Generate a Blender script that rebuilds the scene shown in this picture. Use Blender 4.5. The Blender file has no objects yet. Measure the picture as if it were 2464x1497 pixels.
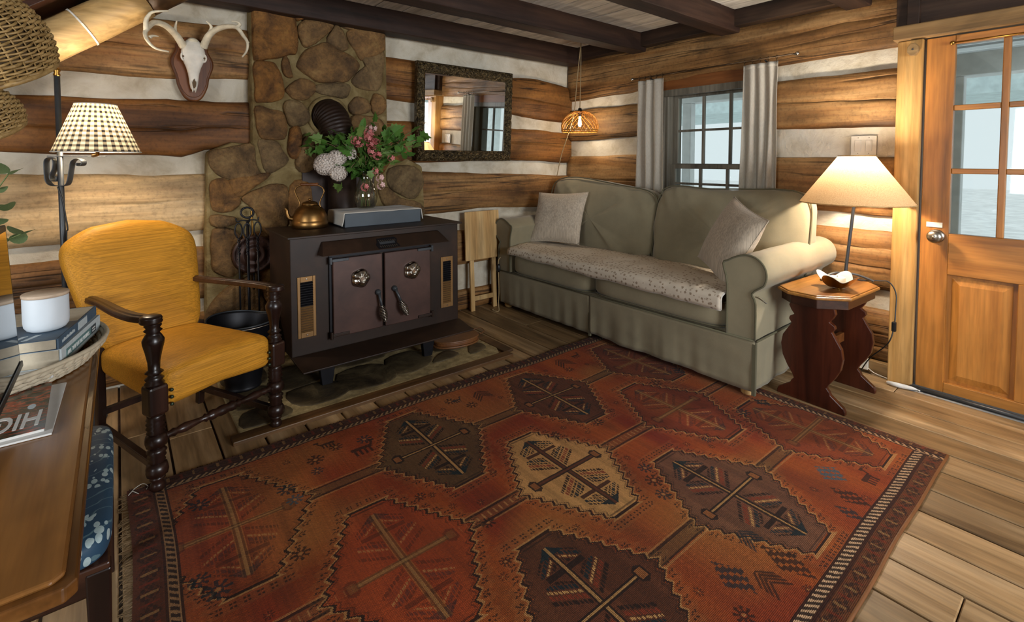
import bpy, bmesh, math, random
import numpy as np
from mathutils import Vector, Matrix, noise

R = math.radians
PI = math.pi
scene = bpy.context.scene
COL = scene.collection

# ------------------------------------------------------------------ camera
cam = bpy.data.cameras.new('camera')
cam.sensor_width = 36.0
cam.sensor_fit = 'HORIZONTAL'
cam.lens = 17.24
cam.shift_y = -0.1272
cam.clip_start = 0.02
cam_o = bpy.data.objects.new('camera', cam)
COL.objects.link(cam_o)
cam_o.location = (0, 0, 1.28)
cam_o.rotation_euler = (R(90 - 2.426), 0, R(51.18 - 90))
scene.camera = cam_o

# ------------------------------------------------------------------ world, fill lights, exposure
world = bpy.data.worlds.new('overcast_sky')
scene.world = world
world.use_nodes = True
_wn = world.node_tree.nodes
_wn['Background'].inputs[0].default_value = (0.90, 0.955, 1.0, 1)
_wn['Background'].inputs[1].default_value = 0.79
scene.view_settings.view_transform = 'Standard'
scene.view_settings.look = 'None'
scene.view_settings.gamma = 1.0
scene.view_settings.exposure = 0.2
scene.view_settings.use_curve_mapping = False
scene.cycles.max_bounces = 5
scene.cycles.diffuse_bounces = 3
scene.cycles.glossy_bounces = 3
scene.cycles.transmission_bounces = 4
scene.cycles.transparent_max_bounces = 8
scene.cycles.caustics_reflective = False
scene.cycles.caustics_refractive = False
scene.cycles.use_adaptive_sampling = True
scene.cycles.adaptive_threshold = 0.11


def area(name, loc, target, sx, sy, energy, color):
    l = bpy.data.lights.new(name, 'AREA')
    l.shape = 'RECTANGLE'
    l.size, l.size_y = sx, sy
    l.energy = energy
    l.color = color
    o = bpy.data.objects.new(name, l)
    COL.objects.link(o)
    o.location = loc
    o.rotation_euler = (Vector(target) - Vector(loc)).to_track_quat('-Z', 'Y').to_euler()
    return o


# added area lights at the unseen front and left openings, filling the room like daylight
area('fill_front_opening', (1.75, -2.33, 1.40), (1.55, 2.0, 1.70), 1.7, 1.15, 125, (0.90, 0.95, 1.0))
area('fill_left_opening', (-2.33, 0.35, 1.40), (1.0, 1.6, 1.55), 1.25, 1.15, 64, (0.90, 0.95, 1.0))


# ------------------------------------------------------------------ helpers
class MB:
    def __init__(s):
        s.v, s.f = [], []

    def add(s, vs, fs):
        b = len(s.v)
        s.v += [tuple(p) for p in vs]
        s.f += [tuple(b + i for i in q) for q in fs]
        return s

    def box(s, lo, hi, rot=None, piv=None):
        x0, y0, z0 = lo
        x1, y1, z1 = hi
        vs = [Vector(p) for p in ((x0, y0, z0), (x1, y0, z0), (x1, y1, z0), (x0, y1, z0),
                                  (x0, y0, z1), (x1, y0, z1), (x1, y1, z1), (x0, y1, z1))]
        if rot is not None:
            c = Vector(piv) if piv else (Vector(lo) + Vector(hi)) / 2
            vs = [c + rot @ (p - c) for p in vs]
        return s.add(vs, [(3, 2, 1, 0), (4, 5, 6, 7), (0, 1, 5, 4), (1, 2, 6, 5), (2, 3, 7, 6), (3, 0, 4, 7)])

    def tube(s, path, r, n=8, closed=False, cap=True, up=None):
        P = [Vector(p) for p in path]
        m = len(P)
        rr = r if isinstance(r, (list, tuple)) else [r] * m
        prev = None
        vs = []
        for i in range(m):
            if closed:
                t = P[(i + 1) % m] - P[i - 1]
            else:
                t = P[min(i + 1, m - 1)] - P[max(i - 1, 0)]
            t = t.normalized() if t.length > 1e-9 else Vector((0, 0, 1))
            if prev is None:
                a = Vector(up) if up else (Vector((0, 0, 1)) if abs(t.z) < .9 else Vector((1, 0, 0)))
                prev = (a - t * a.dot(t)).normalized()
            else:
                prev = (prev - t * prev.dot(t)).normalized()
            b = t.cross(prev)
            for k in range(n):
                a = 2 * PI * k / n
                q = rr[i]
                if isinstance(q, (list, tuple)):
                    vs.append(P[i] + prev * math.cos(a) * q[0] + b * math.sin(a) * q[1])
                else:
                    vs.append(P[i] + (prev * math.cos(a) + b * math.sin(a)) * q)
        fs = []
        for i in range(m if closed else m - 1):
            j = (i + 1) % m
            for k in range(n):
                l = (k + 1) % n
                fs.append((i * n + k, i * n + l, j * n + l, j * n + k))
        if cap and not closed:
            fs.append(tuple(reversed(range(n))))
            fs.append(tuple((m - 1) * n + k for k in range(n)))
        return s.add(vs, fs)

    def lathe(s, prof, n=24, c=(0, 0, 0), axis='Z', sx=1., sy=1., cap=True):
        c = Vector(c)
        vs = []
        for r, z in prof:
            for k in range(n):
                a = 2 * PI * k / n
                x, y = r * math.cos(a) * sx, r * math.sin(a) * sy
                p = {'Z': (x, y, z), 'Y': (x, z, -y), 'X': (z, x, y)}[axis]
                vs.append(c + Vector(p))
        fs = []
        for i in range(len(prof) - 1):
            for k in range(n):
                l = (k + 1) % n
                fs.append((i * n + k, i * n + l, (i + 1) * n + l, (i + 1) * n + k))
        if cap:
            if prof[0][0] > 1e-6:
                fs.append(tuple(reversed(range(n))))
            if prof[-1][0] > 1e-6:
                fs.append(tuple((len(prof) - 1) * n + k for k in range(n)))
        return s.add(vs, fs)

    def prism(s, poly, a, b, plane='XY'):
        def P(u, w, h):
            return {'XY': (u, w, h), 'XZ': (u, h, w), 'YZ': (h, u, w)}[plane]
        n = len(poly)
        vs = [P(u, w, a) for u, w in poly] + [P(u, w, b) for u, w in poly]
        fs = [tuple(reversed(range(n))), tuple(range(n, 2 * n))]
        fs += [(i, (i + 1) % n, n + (i + 1) % n, n + i) for i in range(n)]
        return s.add(vs, fs)

    def surf(s, nu, nv, fn, cu=False, cv=False):
        vs = [fn(i / (nu if cu else nu - 1), j / (nv if cv else nv - 1)) for i in range(nu) for j in range(nv)]
        fs = []
        for i in range(nu if cu else nu - 1):
            for j in range(nv if cv else nv - 1):
                i2, j2 = (i + 1) % nu, (j + 1) % nv
                fs.append((i * nv + j, i2 * nv + j, i2 * nv + j2, i * nv + j2))
        return s.add(vs, fs)

    def map(s, fn):
        s.v = [tuple(fn(Vector(p))) for p in s.v]
        return s

    def build(s, name, m, parent=None, smooth=False, bevel=0, sub=0, solid=0, loc=None, rz=None, fix=True, seg=2):
        me = bpy.data.meshes.new(name)
        me.from_pydata(s.v, [], s.f)
        if fix:
            bm = bmesh.new()
            bm.from_mesh(me)
            bmesh.ops.recalc_face_normals(bm, faces=bm.faces)
            bm.to_mesh(me)
            bm.free()
        if m is not None:
            me.materials.append(M[m] if isinstance(m, str) else m)
        if smooth:
            me.polygons.foreach_set('use_smooth', [True] * len(me.polygons))
        o = bpy.data.objects.new(name, me)
        COL.objects.link(o)
        if parent is not None:
            o.parent = parent
        if loc is not None:
            o.location = loc
        if rz is not None:
            o.rotation_euler = (0, 0, rz)
        if solid:
            md = o.modifiers.new('thickness', 'SOLIDIFY')
            md.thickness = solid
            md.offset = 0
        if bevel:
            md = o.modifiers.new('bevel', 'BEVEL')
            md.width = bevel
            md.segments = seg
            md.limit_method = 'ANGLE'
            md.angle_limit = R(40)
        if sub:
            md = o.modifiers.new('smooth', 'SUBSURF')
            md.levels = md.render_levels = sub
        return o


def tag(o, label, cat, group=None):
    o['label'] = label
    o['category'] = cat
    if group:
        o['group'] = group
    return o


def thing(name, label, cat, loc=(0, 0, 0), rz=0., group=None):
    o = bpy.data.objects.new(name, None)
    o.empty_display_size = .1
    COL.objects.link(o)
    o.location = loc
    o.rotation_euler = (0, 0, rz)
    return tag(o, label, cat, group)


def struct(o, label=None):
    o['kind'] = 'structure'
    if label:
        o['label'] = label
    return o


def nz(x, y=0., z=0.):
    return noise.noise(Vector((x, y, z)))


def lerp(a, b, t):
    return a + (b - a) * t


def interp(pts, x):
    if x <= pts[0][0]:
        return pts[0][1]
    for (x0, y0), (x1, y1) in zip(pts, pts[1:]):
        if x <= x1:
            return lerp(y0, y1, (x - x0) / (x1 - x0))
    return pts[-1][1]


def catmull(pts, k=6, closed=False):
    P = [Vector(p) for p in pts]
    n = len(P)
    out = []
    for i in range(n if closed else n - 1):
        if closed:
            a, b, c, d = P[i - 1], P[i], P[(i + 1) % n], P[(i + 2) % n]
        else:
            a, b, c, d = P[max(i - 1, 0)], P[i], P[i + 1], P[min(i + 2, n - 1)]
        for j in range(k):
            t = j / k
            out.append(.5 * ((2 * b) + (c - a) * t + (2 * a - 5 * b + 4 * c - d) * t * t + (3 * b - a - 3 * c + d) * t ** 3))
    if not closed:
        out.append(P[-1])
    return out


def copy_tree(o, parent=None):
    c = o.copy()
    COL.objects.link(c)
    c.parent = parent
    for ch in list(o.children):
        copy_tree(ch, c)
    return c


def text(name, body, size, m, parent, loc, rot, extrude=.0006, shear=0., font_bold=False, align='LEFT'):
    cu = bpy.data.curves.new(name, 'FONT')
    cu.body = body
    cu.size = size
    cu.extrude = extrude
    cu.shear = shear
    cu.align_x = align
    cu.resolution_u = 3
    if font_bold:
        cu.offset = size * .018
    t = bpy.data.objects.new(name, cu)
    COL.objects.link(t)
    bpy.context.view_layer.update()
    dg = bpy.context.evaluated_depsgraph_get()
    me = bpy.data.meshes.new_from_object(t.evaluated_get(dg))
    bpy.data.objects.remove(t)
    me.materials.clear()
    me.materials.append(M[m])
    o = bpy.data.objects.new(name, me)
    COL.objects.link(o)
    o.parent = parent
    o.matrix_local = Matrix.Translation(loc) @ rot.to_4x4()
    return o


# ------------------------------------------------------------------ materials
M = {}


def srgb(h):
    if isinstance(h, str):
        c = [int(h[i:i + 2], 16) / 255 for i in (0, 2, 4)]
    else:
        c = [x / 255 for x in h]
    return tuple(x / 12.92 if x <= .04045 else ((x + .055) / 1.055) ** 2.4 for x in c) + (1,)


class NT:
    def __init__(s, name):
        s.m = bpy.data.materials.new(name)
        s.m.use_nodes = True
        s.t = s.m.node_tree
        s.b = s.t.nodes['Principled BSDF']
        s.out = s.t.nodes['Material Output']
        M[name] = s.m

    def n(s, typ, **k):
        nd = s.t.nodes.new('ShaderNode' + typ)
        for a, v in k.items():
            if a[0] == 'i' and a[1:].isdigit():
                s.set(nd.inputs[int(a[1:])], v)
            elif a in nd.inputs:
                s.set(nd.inputs[a], v)
            else:
                setattr(nd, a, v)
        return nd

    def set(s, inp, v):
        if isinstance(v, bpy.types.NodeSocket):
            s.t.links.new(v, inp)
        else:
            inp.default_value = v

    def coord(s, kind='Object', scale=(1, 1, 1), rot=(0, 0, 0), loc=(0, 0, 0)):
        tc = s.n('TexCoord')
        mp = s.n('Mapping', Scale=scale, Rotation=rot, Location=loc)
        s.t.links.new(tc.outputs[kind], mp.inputs[0])
        return mp.outputs[0]

    def noise(s, vec, scale=5., detail=4., rough=.55, dist=0.):
        return s.n('TexNoise', Vector=vec, Scale=scale, Detail=detail, Roughness=rough, Distortion=dist).outputs[0]

    def ramp(s, fac, stops, interp='LINEAR'):
        r = s.n('ValToRGB')
        r.color_ramp.interpolation = interp
        e = r.color_ramp.elements
        while len(e) > 1:
            e.remove(e[-1])
        e[0].position, e[0].color = stops[0][0], stops[0][1]
        for p, c in stops[1:]:
            x = e.new(p)
            x.color = c
        s.t.links.new(fac, r.inputs[0])
        return r.outputs[0]

    def mix(s, fac, a, b, mode='MIX'):
        nd = s.n('MixRGB', blend_type=mode)
        s.set(nd.inputs[0], fac)
        s.set(nd.inputs[1], a)
        s.set(nd.inputs[2], b)
        return nd.outputs[0]

    def math(s, op, a, b=0.):
        nd = s.n('Math', operation=op)
        s.set(nd.inputs[0], a)
        s.set(nd.inputs[1], b)
        return nd.outputs[0]

    def bump(s, h, strength=.3, dist=.01):
        nd = s.n('Bump', Height=h, Strength=strength, Distance=dist)
        s.t.links.new(nd.outputs[0], s.b.inputs['Normal'])

    def fin(s, color=None, rough=.6, metal=0., spec=.4, **k):
        if color is not None:
            s.set(s.b.inputs['Base Color'], color)
        s.set(s.b.inputs['Roughness'], rough)
        s.set(s.b.inputs['Metallic'], metal)
        s.set(s.b.inputs['Specular IOR Level'], spec)
        for a, v in k.items():
            s.set(s.b.inputs[a.replace('_', ' ')], v)
        return s.m


def g(v):
    return (v, v, v, 1)


def plain(name, col, rough=.6, metal=0., spec=.4, var=.12, vs=12., bump=0., bs=60., **k):
    t = NT(name)
    c = srgb(col)
    v = t.coord()
    n1 = t.noise(v, vs, 4)
    d = tuple(x * (1 - var) for x in c[:3]) + (1,)
    l = tuple(min(1, x * (1 + var)) for x in c[:3]) + (1,)
    t.fin(t.ramp(n1, [(.3, d), (.7, l)]), rough, metal, spec, **k)
    if bump:
        t.bump(t.noise(v, bs, 5), bump, .004)
    return t.m


def wood(name, dark, mid, light, axis='X', rough=.55, spec=.35, grain=1., stain=.5, bump=.25, scale=1., rnd=.25, checks=0.):
    t = NT(name)
    a = {'X': (.06, 1, 1), 'Y': (1, .06, 1), 'Z': (1, 1, .06)}[axis]
    sc = tuple(x * scale for x in a)
    oi = t.n('ObjectInfo')
    tc = t.n('TexCoord')
    off = t.n('VectorMath', operation='SCALE')
    cmb = t.n('CombineXYZ', i0=oi.outputs['Random'], i1=oi.outputs['Random'], i2=oi.outputs['Random'])
    t.t.links.new(cmb.outputs[0], off.inputs[0])
    off.inputs['Scale'].default_value = 7.
    add = t.n('VectorMath', operation='ADD')
    t.t.links.new(tc.outputs['Object'], add.inputs[0])
    t.t.links.new(off.outputs[0], add.inputs[1])
    mp = t.n('Mapping', Scale=sc)
    t.t.links.new(add.outputs[0], mp.inputs[0])
    v = mp.outputs[0]
    n1 = t.noise(v, 9 * grain, 4, .62, .6)
    n2 = t.noise(v, 55 * grain, 3, .6, .3)
    mp2 = t.n('Mapping', Scale=tuple(.35 + .65 * x for x in a))
    t.t.links.new(add.outputs[0], mp2.inputs[0])
    n3 = t.noise(mp2.outputs[0], 3.2, 3, .6, 1.2)
    base = t.ramp(n1, [(.28, srgb(dark)), (.46, srgb(mid)), (.7, srgb(light))])
    fine = t.ramp(n2, [(.3, g(.62)), (.62, g(1.06))])
    c = t.mix(.8, base, fine, 'MULTIPLY')
    st = t.ramp(n3, [(.3, g(1 - stain)), (.56, g(1.0))])
    c = t.mix(1., c, st, 'MULTIPLY')
    hc = None
    if checks:
        # drying checks: long thin dark splits, and short adze marks across the grain
        sx = {'X': (.035, 1, 1), 'Y': (1, .035, 1), 'Z': (1, 1, .035)}[axis]
        mp3 = t.n('Mapping', Scale=sx)
        t.t.links.new(add.outputs[0], mp3.inputs[0])
        n4 = t.noise(mp3.outputs[0], 13, 3, .5, .35)
        ck = t.math('ABSOLUTE', t.math('SUBTRACT', n4, .5))
        msk = t.ramp(t.noise(mp2.outputs[0], 2.3, 2), [(.42, g(0)), (.56, g(1))])
        ck = t.ramp(ck, [(0., g(.22)), (.010, g(.45)), (.020, g(1.))])
        ck = t.mix(msk, g(1.), ck)
        c = t.mix(checks, c, ck, 'MULTIPLY')
        hc = t.n('RGBToBW', i0=ck).outputs[0]
        n5 = t.noise(add.outputs[0], 46, 2, .7)
        c = t.mix(.55, c, t.ramp(n5, [(.30, g(.55)), (.5, g(1.)), (.75, g(1.12))]), 'MULTIPLY')
    rv = t.math('MULTIPLY_ADD', oi.outputs['Random'], rnd)
    rv.node.inputs[2].default_value = 1 - rnd * .55
    c = t.mix(1., c, rv, 'MULTIPLY')
    t.fin(c, rough, 0, spec)
    if bump:
        h = t.math('ADD', n1, t.math('MULTIPLY', n2, .5))
        if hc is not None:
            h = t.math('ADD', h, t.math('MULTIPLY', hc, 1.2))
        t.bump(h, bump, .006)
    return t.m


wood('log_wood', '583819', '906437', 'b58d5a', 'X', .62, .3, .8, .55, .5, checks=1.)
wood('log_wood_y', '583819', '8f6538', 'b28c5c', 'Y', .62, .3, .8, .5, .5, checks=1.)
wood('log_wood_brown', '46290f', '7a4d22', '9e6c35', 'X', .6, .3, .8, .55, .5, checks=1.)
wood('log_pale', '96744a', 'c2a274', 'd6bc94', 'X', .6, .3, .8, .42, .4, checks=.8)
wood('peeled_log', '94703f', 'c09a62', 'd4b27c', 'X', .5, .35, .7, .25, .2)
wood('floor_plank', '5a4228', '91724c', 'b39670', 'Y', .42, .42, 1.0, .45, .3, rnd=.45)
wood('beam_dark', '1b100a', '36231a', '4c3527', 'X', .6, .3, .8, .5, .35)
wood('plate_dark', '1f130b', '3b281c', '55402f', 'Y', .6, .3, .8, .5, .35)
wood('ceiling_board', 'a59e93', 'd0cac0', 'e2ddd4', 'Y', .7, .25, .8, .35, .3, rnd=.2)
wood('door_wood', '7d4c18', 'a5692a', 'b97c38', 'Z', .38, .45, .9, .2, .1)
wood('door_wood_h', '7d4c18', 'a5692a', 'b97c38', 'Y', .38, .45, .9, .2, .1)
wood('stud_wood', '7b5426', 'a67a40', 'bd945a', 'Z', .6, .3, .9, .3, .3)
wood('header_wood', '5b4228', '86673f', 'a08258', 'Y', .65, .3, .9, .45, .35)
wood('casing_wood', '52300f', '6f3f1a', '835026', 'Y', .5, .35, .9, .3, .15)
wood('sash_wood', '544e43', '716a5c', '857d6e', 'Z', .5, .35, .9, .2, .1)
wood('dark_walnut', '150b08', '26150f', '3a231a', 'Z', .3, .5, .9, .3, .12)
wood('dark_walnut_h', '1a0d08', '311b12', '4a2c1e', 'X', .3, .5, .9, .3, .12)
wood('desk_wood', '41260f', '6e451f', '8c6030', 'Y', .22, .5, .7, .35, .08)
wood('trestle_wood', '260e07', '451d0f', '5a2917', 'Z', .3, .5, .9, .3, .08)
wood('table_top_wood', '6b3f1a', '96622d', 'b5813f', 'X', .3, .5, .9, .3, .08)
wood('pine', 'a87d49', 'c7a068', 'd8b681', 'Z', .5, .35, .8, .15, .1)
wood('plaque_wood', '47250f', '6e4020', '86542c', 'Z', .42, .3, .9, .25, .08)
wood('light_lid', 'a88f74', 'bca48a', 'cbb59d', 'X', .5, .3, .9, .15, .05)
wood('hearth_trim', '35220f', '54381c', '6c4c28', 'X', .5, .4, .9, .4, .2)

t = NT('plaster')
v = t.coord()
n1 = t.noise(v, 6, 5, .6, .4)
n2 = t.noise(v, 38, 5, .6)
c = t.ramp(n1, [(.28, srgb('a5977f')), (.5, srgb('c4baa6')), (.75, srgb('d2cbbb'))])
t.fin(c, .85, 0, .2)
t.bump(t.math('ADD', n1, t.math('MULTIPLY', n2, .35)), .55, .02)

t = NT('mortar')
v = t.coord()
n1 = t.noise(v, 9, 5, .6, .6)
n2 = t.noise(v, 60, 5, .65)
t.fin(t.ramp(n1, [(.3, srgb('64512f')), (.55, srgb('82704a')), (.8, srgb('a08f68'))]), .85, 0, .2)
t.bump(t.math('ADD', n1, t.math('MULTIPLY', n2, .5)), .7, .02)

t = NT('field_stone')
oi = t.n('ObjectInfo')
v = t.coord()
n1 = t.noise(v, 7, 6, .65, .5)
n2 = t.noise(v, 45, 6, .7)
c1 = t.ramp(n1, [(.25, srgb('301c0c')), (.42, srgb('63401c')), (.56, srgb('885a26')), (.78, srgb('9c7438'))])
c2 = t.ramp(n1, [(.25, srgb('3a2c1c')), (.5, srgb('6a573a')), (.78, srgb('8a7653'))])
c = t.mix(oi.outputs['Random'], c1, c2)
c = t.mix(.7, c, t.ramp(n2, [(.3, g(.5)), (.6, g(1.15))]), 'MULTIPLY')
t.fin(c, .72, 0, .35)
t.bump(t.math('ADD', t.math('MULTIPLY', n1, 1.2), t.math('MULTIPLY', n2, .6)), .8, .02)

t = NT('hearth_stone')
v = t.coord()
n1 = t.noise(v, 5, 6, .65, .6)
n2 = t.noise(v, 60, 5, .7)
c = t.ramp(n1, [(.3, srgb('241c12')), (.5, srgb('463a26')), (.72, srgb('6b5c40'))])
c = t.mix(.5, c, t.ramp(n2, [(.35, g(.6)), (.6, g(1.1))]), 'MULTIPLY')
t.fin(c, .6, 0, .4)
t.bump(t.math('ADD', n1, t.math('MULTIPLY', n2, .4)), .5, .012)

t = NT('hearth_mortar')
v = t.coord()
n1 = t.noise(v, 18, 5, .7)
t.fin(t.ramp(n1, [(.3, srgb('6e5f42')), (.55, srgb('9a875f')), (.75, srgb('b8a57c'))]), .85, 0, .2)
t.bump(n1, .5, .01)

t = NT('stove_metal')
v = t.coord()
n1 = t.noise(v, 4, 5, .6, .5)
n2 = t.noise(v, 90, 4, .7)
c = t.ramp(n1, [(.3, srgb('1c120b')), (.55, srgb('2b1c12')), (.8, srgb('3f2a1c'))])
c = t.mix(.3, c, t.ramp(n2, [(.6, g(.8)), (.75, g(1.3))]), 'MULTIPLY')
t.fin(c, .48, .1, .35)
t.bump(n2, .06, .003)
t = NT('stove_door_metal')
v = t.coord()
n1 = t.noise(v, 5, 5, .6, .5)
t.fin(t.ramp(n1, [(.3, srgb('33211b')), (.6, srgb('4a322a')), (.8, srgb('5a3f35'))]), .42, .15, .5)
t = NT('pipe_metal')
v = t.coord()
n1 = t.noise(v, 8, 4, .6)
t.fin(t.ramp(n1, [(.3, srgb('1d120c')), (.7, srgb('33231a'))]), .5, .3, .4)

plain('black_iron', '17161a', .45, .5, .5, .2, 20)
plain('iron_grey', '3f4245', .42, .35, .5, .2, 14)
plain('chrome', 'b9b4ab', .18, 1., .5, .1, 10)
plain('brass', '9c7438', .32, 1., .5, .15, 9)
plain('copper', '86643a', .36, 1., .5, .22, 7)
plain('vent_brass', '8d6b42', .45, .6, .5, .15, 10)
plain('bronze', '4d3b28', .35, .7, .5, .15, 9)
plain('nickel', '9c9488', .3, 1., .5, .1, 10)
plain('gold', 'a8792f', .3, 1., .5, .15, 10)
plain('alu', '8e9193', .35, .9, .5, .1, 10)
plain('black_plastic', '0f0f10', .4, 0, .5, .1)
plain('white_plastic', 'cfc9ba', .45, 0, .4, .04)
plain('white_ceramic', 'c4cbd0', .55, 0, .4, .03)
plain('bone', 'e0d9cb', .6, 0, .3, .1, 25, .2, 60)
plain('horn_tip', 'd2c6ac', .5, 0, .35, .18, 30, .3, 90)
plain('rope', 'a08a66', .85, 0, .2, .2, 200, .5, 300)
plain('leather', '6d4322', .5, 0, .4, .2, 12, .2)
plain('nail_brass', '4d5a49', .35, .8, .5, .1)
plain('candle_wax', 'd8d2c4', .5, 0, .4, .02)
plain('box_slate', '3c444a', .5, 0, .4, .15, 6)
plain('paper', 'b9ad97', .8, 0, .2, .08, 80)
plain('paper_white', 'c9c7c2', .6, 0, .3, .04, 30)
plain('red_print', 'a2301f', .6, 0, .3, .05)
plain('teal_print', '5d7c7c', .55, 0, .3, .05)
plain('slate_print', '46596a', .5, 0, .3, .15, 60)
plain('pale_print', 'b6bfc1', .55, 0, .3, .1, 80)
plain('white_print', 'd5d4cf', .5, 0, .3, .02)
plain('bellows_leather', '6f4726', .45, 0, .4, .25, 9, .2)
plain('mirror_wood_back', '2a1c10', .7)
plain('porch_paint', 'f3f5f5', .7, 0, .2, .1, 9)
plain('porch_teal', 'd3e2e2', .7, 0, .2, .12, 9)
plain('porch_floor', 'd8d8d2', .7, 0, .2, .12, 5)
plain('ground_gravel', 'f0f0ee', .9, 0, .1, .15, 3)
plain('chair_blue', 'a9c0cc', .6, 0, .3, .1, 9)
plain('wall_panel', 'a68a60', .8, 0, .2, .1, 3)
plain('stem_green', '5d6b39', .5, 0, .35, .2, 60)
plain('stem_dry', '7d6648', .6, 0, .35, .2, 60)
plain('bulb_off', 'e0d8c8', .5)


def emis(name, col, strength):
    t = NT(name)
    e = t.n('Emission', Color=srgb(col), Strength=strength)
    t.t.links.new(e.outputs[0], t.out.inputs[0])


emis('bulb_glow', 'ffe2b4', 9.)


def glass(name, tint=(1, 1, 1, 1), refl=.035):
    t = NT(name)
    tr = t.n('BsdfTransparent', Color=tint)
    gl = t.n('BsdfGlossy', Roughness=.02)
    lw = t.n('LayerWeight', Blend=.5)
    f = t.math('ADD', t.math('MULTIPLY', t.math('POWER', lw.outputs['Facing'], 4.), .6), refl)
    mx = t.n('MixShader')
    t.t.links.new(f, mx.inputs[0])
    t.t.links.new(tr.outputs[0], mx.inputs[1])
    t.t.links.new(gl.outputs[0], mx.inputs[2])
    t.t.links.new(mx.outputs[0], t.out.inputs[0])


glass('window_glass', (.95, 1, .99, 1))
glass('vase_glass', (.90, .91, .86, 1), .09)

t = NT('mirror_glass')
t.fin((.9, .92, .9, 1), .015, 1., .5)

t = NT('mirror_frame')
v = t.coord()
n1 = t.n('TexVoronoi', Vector=v, Scale=75., feature='SMOOTH_F1').outputs[0]
n2 = t.noise(v, 40, 5, .6, 1.5)
t.fin(t.ramp(n2, [(.35, srgb('1c150a')), (.52, srgb('4a3c22')), (.72, srgb('8a7650'))]), .4, .6, .5)
t.bump(t.math('ADD', n1, n2), .9, .012)


def cloth(name, col, rough=.9, weave=420., wv=.25, bump=.25, sheen=.15, axis=(1, 1, 1), rot=(0, 0, 0), var=.14):
    t = NT(name)
    c = srgb(col)
    v = t.coord('Object', axis, rot)
    n1 = t.noise(v, weave, 3, .6)
    n2 = t.noise(t.coord(), 5, 4, .6)
    d = tuple(x * (1 - wv) for x in c[:3]) + (1,)
    l = tuple(min(1, x * (1 + wv)) for x in c[:3]) + (1,)
    cc = t.ramp(n1, [(.35, d), (.65, l)])
    cc = t.mix(1., cc, t.ramp(n2, [(.3, g(1 - var)), (.7, g(1 + var * .5))]), 'MULTIPLY')
    t.fin(cc, rough, 0, .2, Sheen_Weight=sheen)
    t.bump(n1, bump, .002)
    return t


cloth('sofa_cloth', '8a8066', .85, 500, .06, .12, .2)
cloth('sofa_piping', '5d5843', .85, 500, .06, .12, .1)
cloth('linen_curtain_base', 'c6bcaa', .9, 400, .06, .1)
cloth('pillow_linen', 'b3a490', .9, 130, .2, .35, .15, (1, 1, .04), var=.08)
cloth('gold_rib', 'c4882a', .55, 250, .26, .5, .0, (.014, 1, 1), var=.14)
cloth('linen_towel', 'b9b3a8', .9, 400, .06, .15)
cloth('white_rag', 'd2d0ca', .9, 300, .06, .2)

# translucent curtain linen
t = NT('linen_curtain')
v = t.coord('Object', (1, 1, .15))
n1 = t.noise(v, 300, 3, .6)
c = t.ramp(n1, [(.3, srgb('cdc4b4')), (.7, srgb('e0d9cb'))])
t.fin(c, .9, 0, .15)
tl = t.n('BsdfTranslucent', Color=c)
mx = t.n('MixShader', i0=.45)
t.t.links.new(t.b.outputs[0], mx.inputs[1])
t.t.links.new(tl.outputs[0], mx.inputs[2])
t.t.links.new(mx.outputs[0], t.out.inputs[0])


def shade_mat(name, colfn, trans=.6):
    t = NT(name)
    c = colfn(t)
    t.fin(c, .85, 0, .15)
    tl = t.n('BsdfTranslucent', Color=c)
    mx = t.n('MixShader', i0=trans)
    t.t.links.new(t.b.outputs[0], mx.inputs[1])
    t.t.links.new(tl.outputs[0], mx.inputs[2])
    t.t.links.new(mx.outputs[0], t.out.inputs[0])


shade_mat('shade_linen', lambda t: t.ramp(t.noise(t.coord('Object', (1, 1, 1)), 220, 4, .7), [(.3, srgb('b8946a')), (.7, srgb('d6b88c'))]), .20)


def _plaid(t):
    uv = t.n('UVMap').outputs[0]
    sp = t.n('SeparateXYZ')
    t.t.links.new(uv, sp.inputs[0])

    def stripe(s, n, ph=0.):
        x = t.math('MULTIPLY', s, n)
        f = t.math('FRACT', x)
        return t.math('LESS_THAN', f, .46)
    a = stripe(sp.outputs[0], 31.)
    b = stripe(sp.outputs[1], 10.)
    s = t.math('ADD', a, b)
    s = t.math('MULTIPLY', s, .5)
    return t.ramp(s, [(0., srgb('e6d6b4')), (.3, srgb('e6d6b4')), (.31, srgb('988a70')), (.7, srgb('988a70')), (.71, srgb('332e2b'))], 'CONSTANT')


shade_mat('shade_plaid', _plaid, .13)


def leaf_mat(name, a, b):
    t = NT(name)
    oi = t.n('ObjectInfo')
    c = t.mix(t.noise(t.coord(), 25, 3), srgb(a), srgb(b))
    t.fin(c, .45, 0, .4)
    tl = t.n('BsdfTranslucent', Color=c)
    mx = t.n('MixShader', i0=.25)
    t.t.links.new(t.b.outputs[0], mx.inputs[1])
    t.t.links.new(tl.outputs[0], mx.inputs[2])
    t.t.links.new(mx.outputs[0], t.out.inputs[0])


leaf_mat('leaf_green', '2a5520', '658f3c')
leaf_mat('leaf_light', '4b6a2c', '809a50')
leaf_mat('eucalyptus', '3d5237', '7d8c5c')
leaf_mat('petal_pink', 'bb4d50', 'e59a96')
leaf_mat('petal_blush', 'd8a5a0', 'eccdc6')
leaf_mat('petal_white', 'cfc0b4', 'e6ddd2')

# wicker with woven bands is geometry; this is the strand material
t = NT('wicker')
v = t.coord()
n1 = t.noise(v, 30, 4, .6)
t.fin(t.ramp(n1, [(.3, srgb('7d6238')), (.6, srgb('ac8c58')), (.8, srgb('c9ab78'))]), .5, 0, .4)
plain('wicker_dark', '4d3a20', .7)
plain('rattan_brown', '8a5526', .5, 0, .4, .25, 20)
plain('seagrass', 'b8ab93', .7, 0, .3, .15, 60)
plain('bamboo', 'b47a2e', .5, 0, .4, .2, 20)

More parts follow.
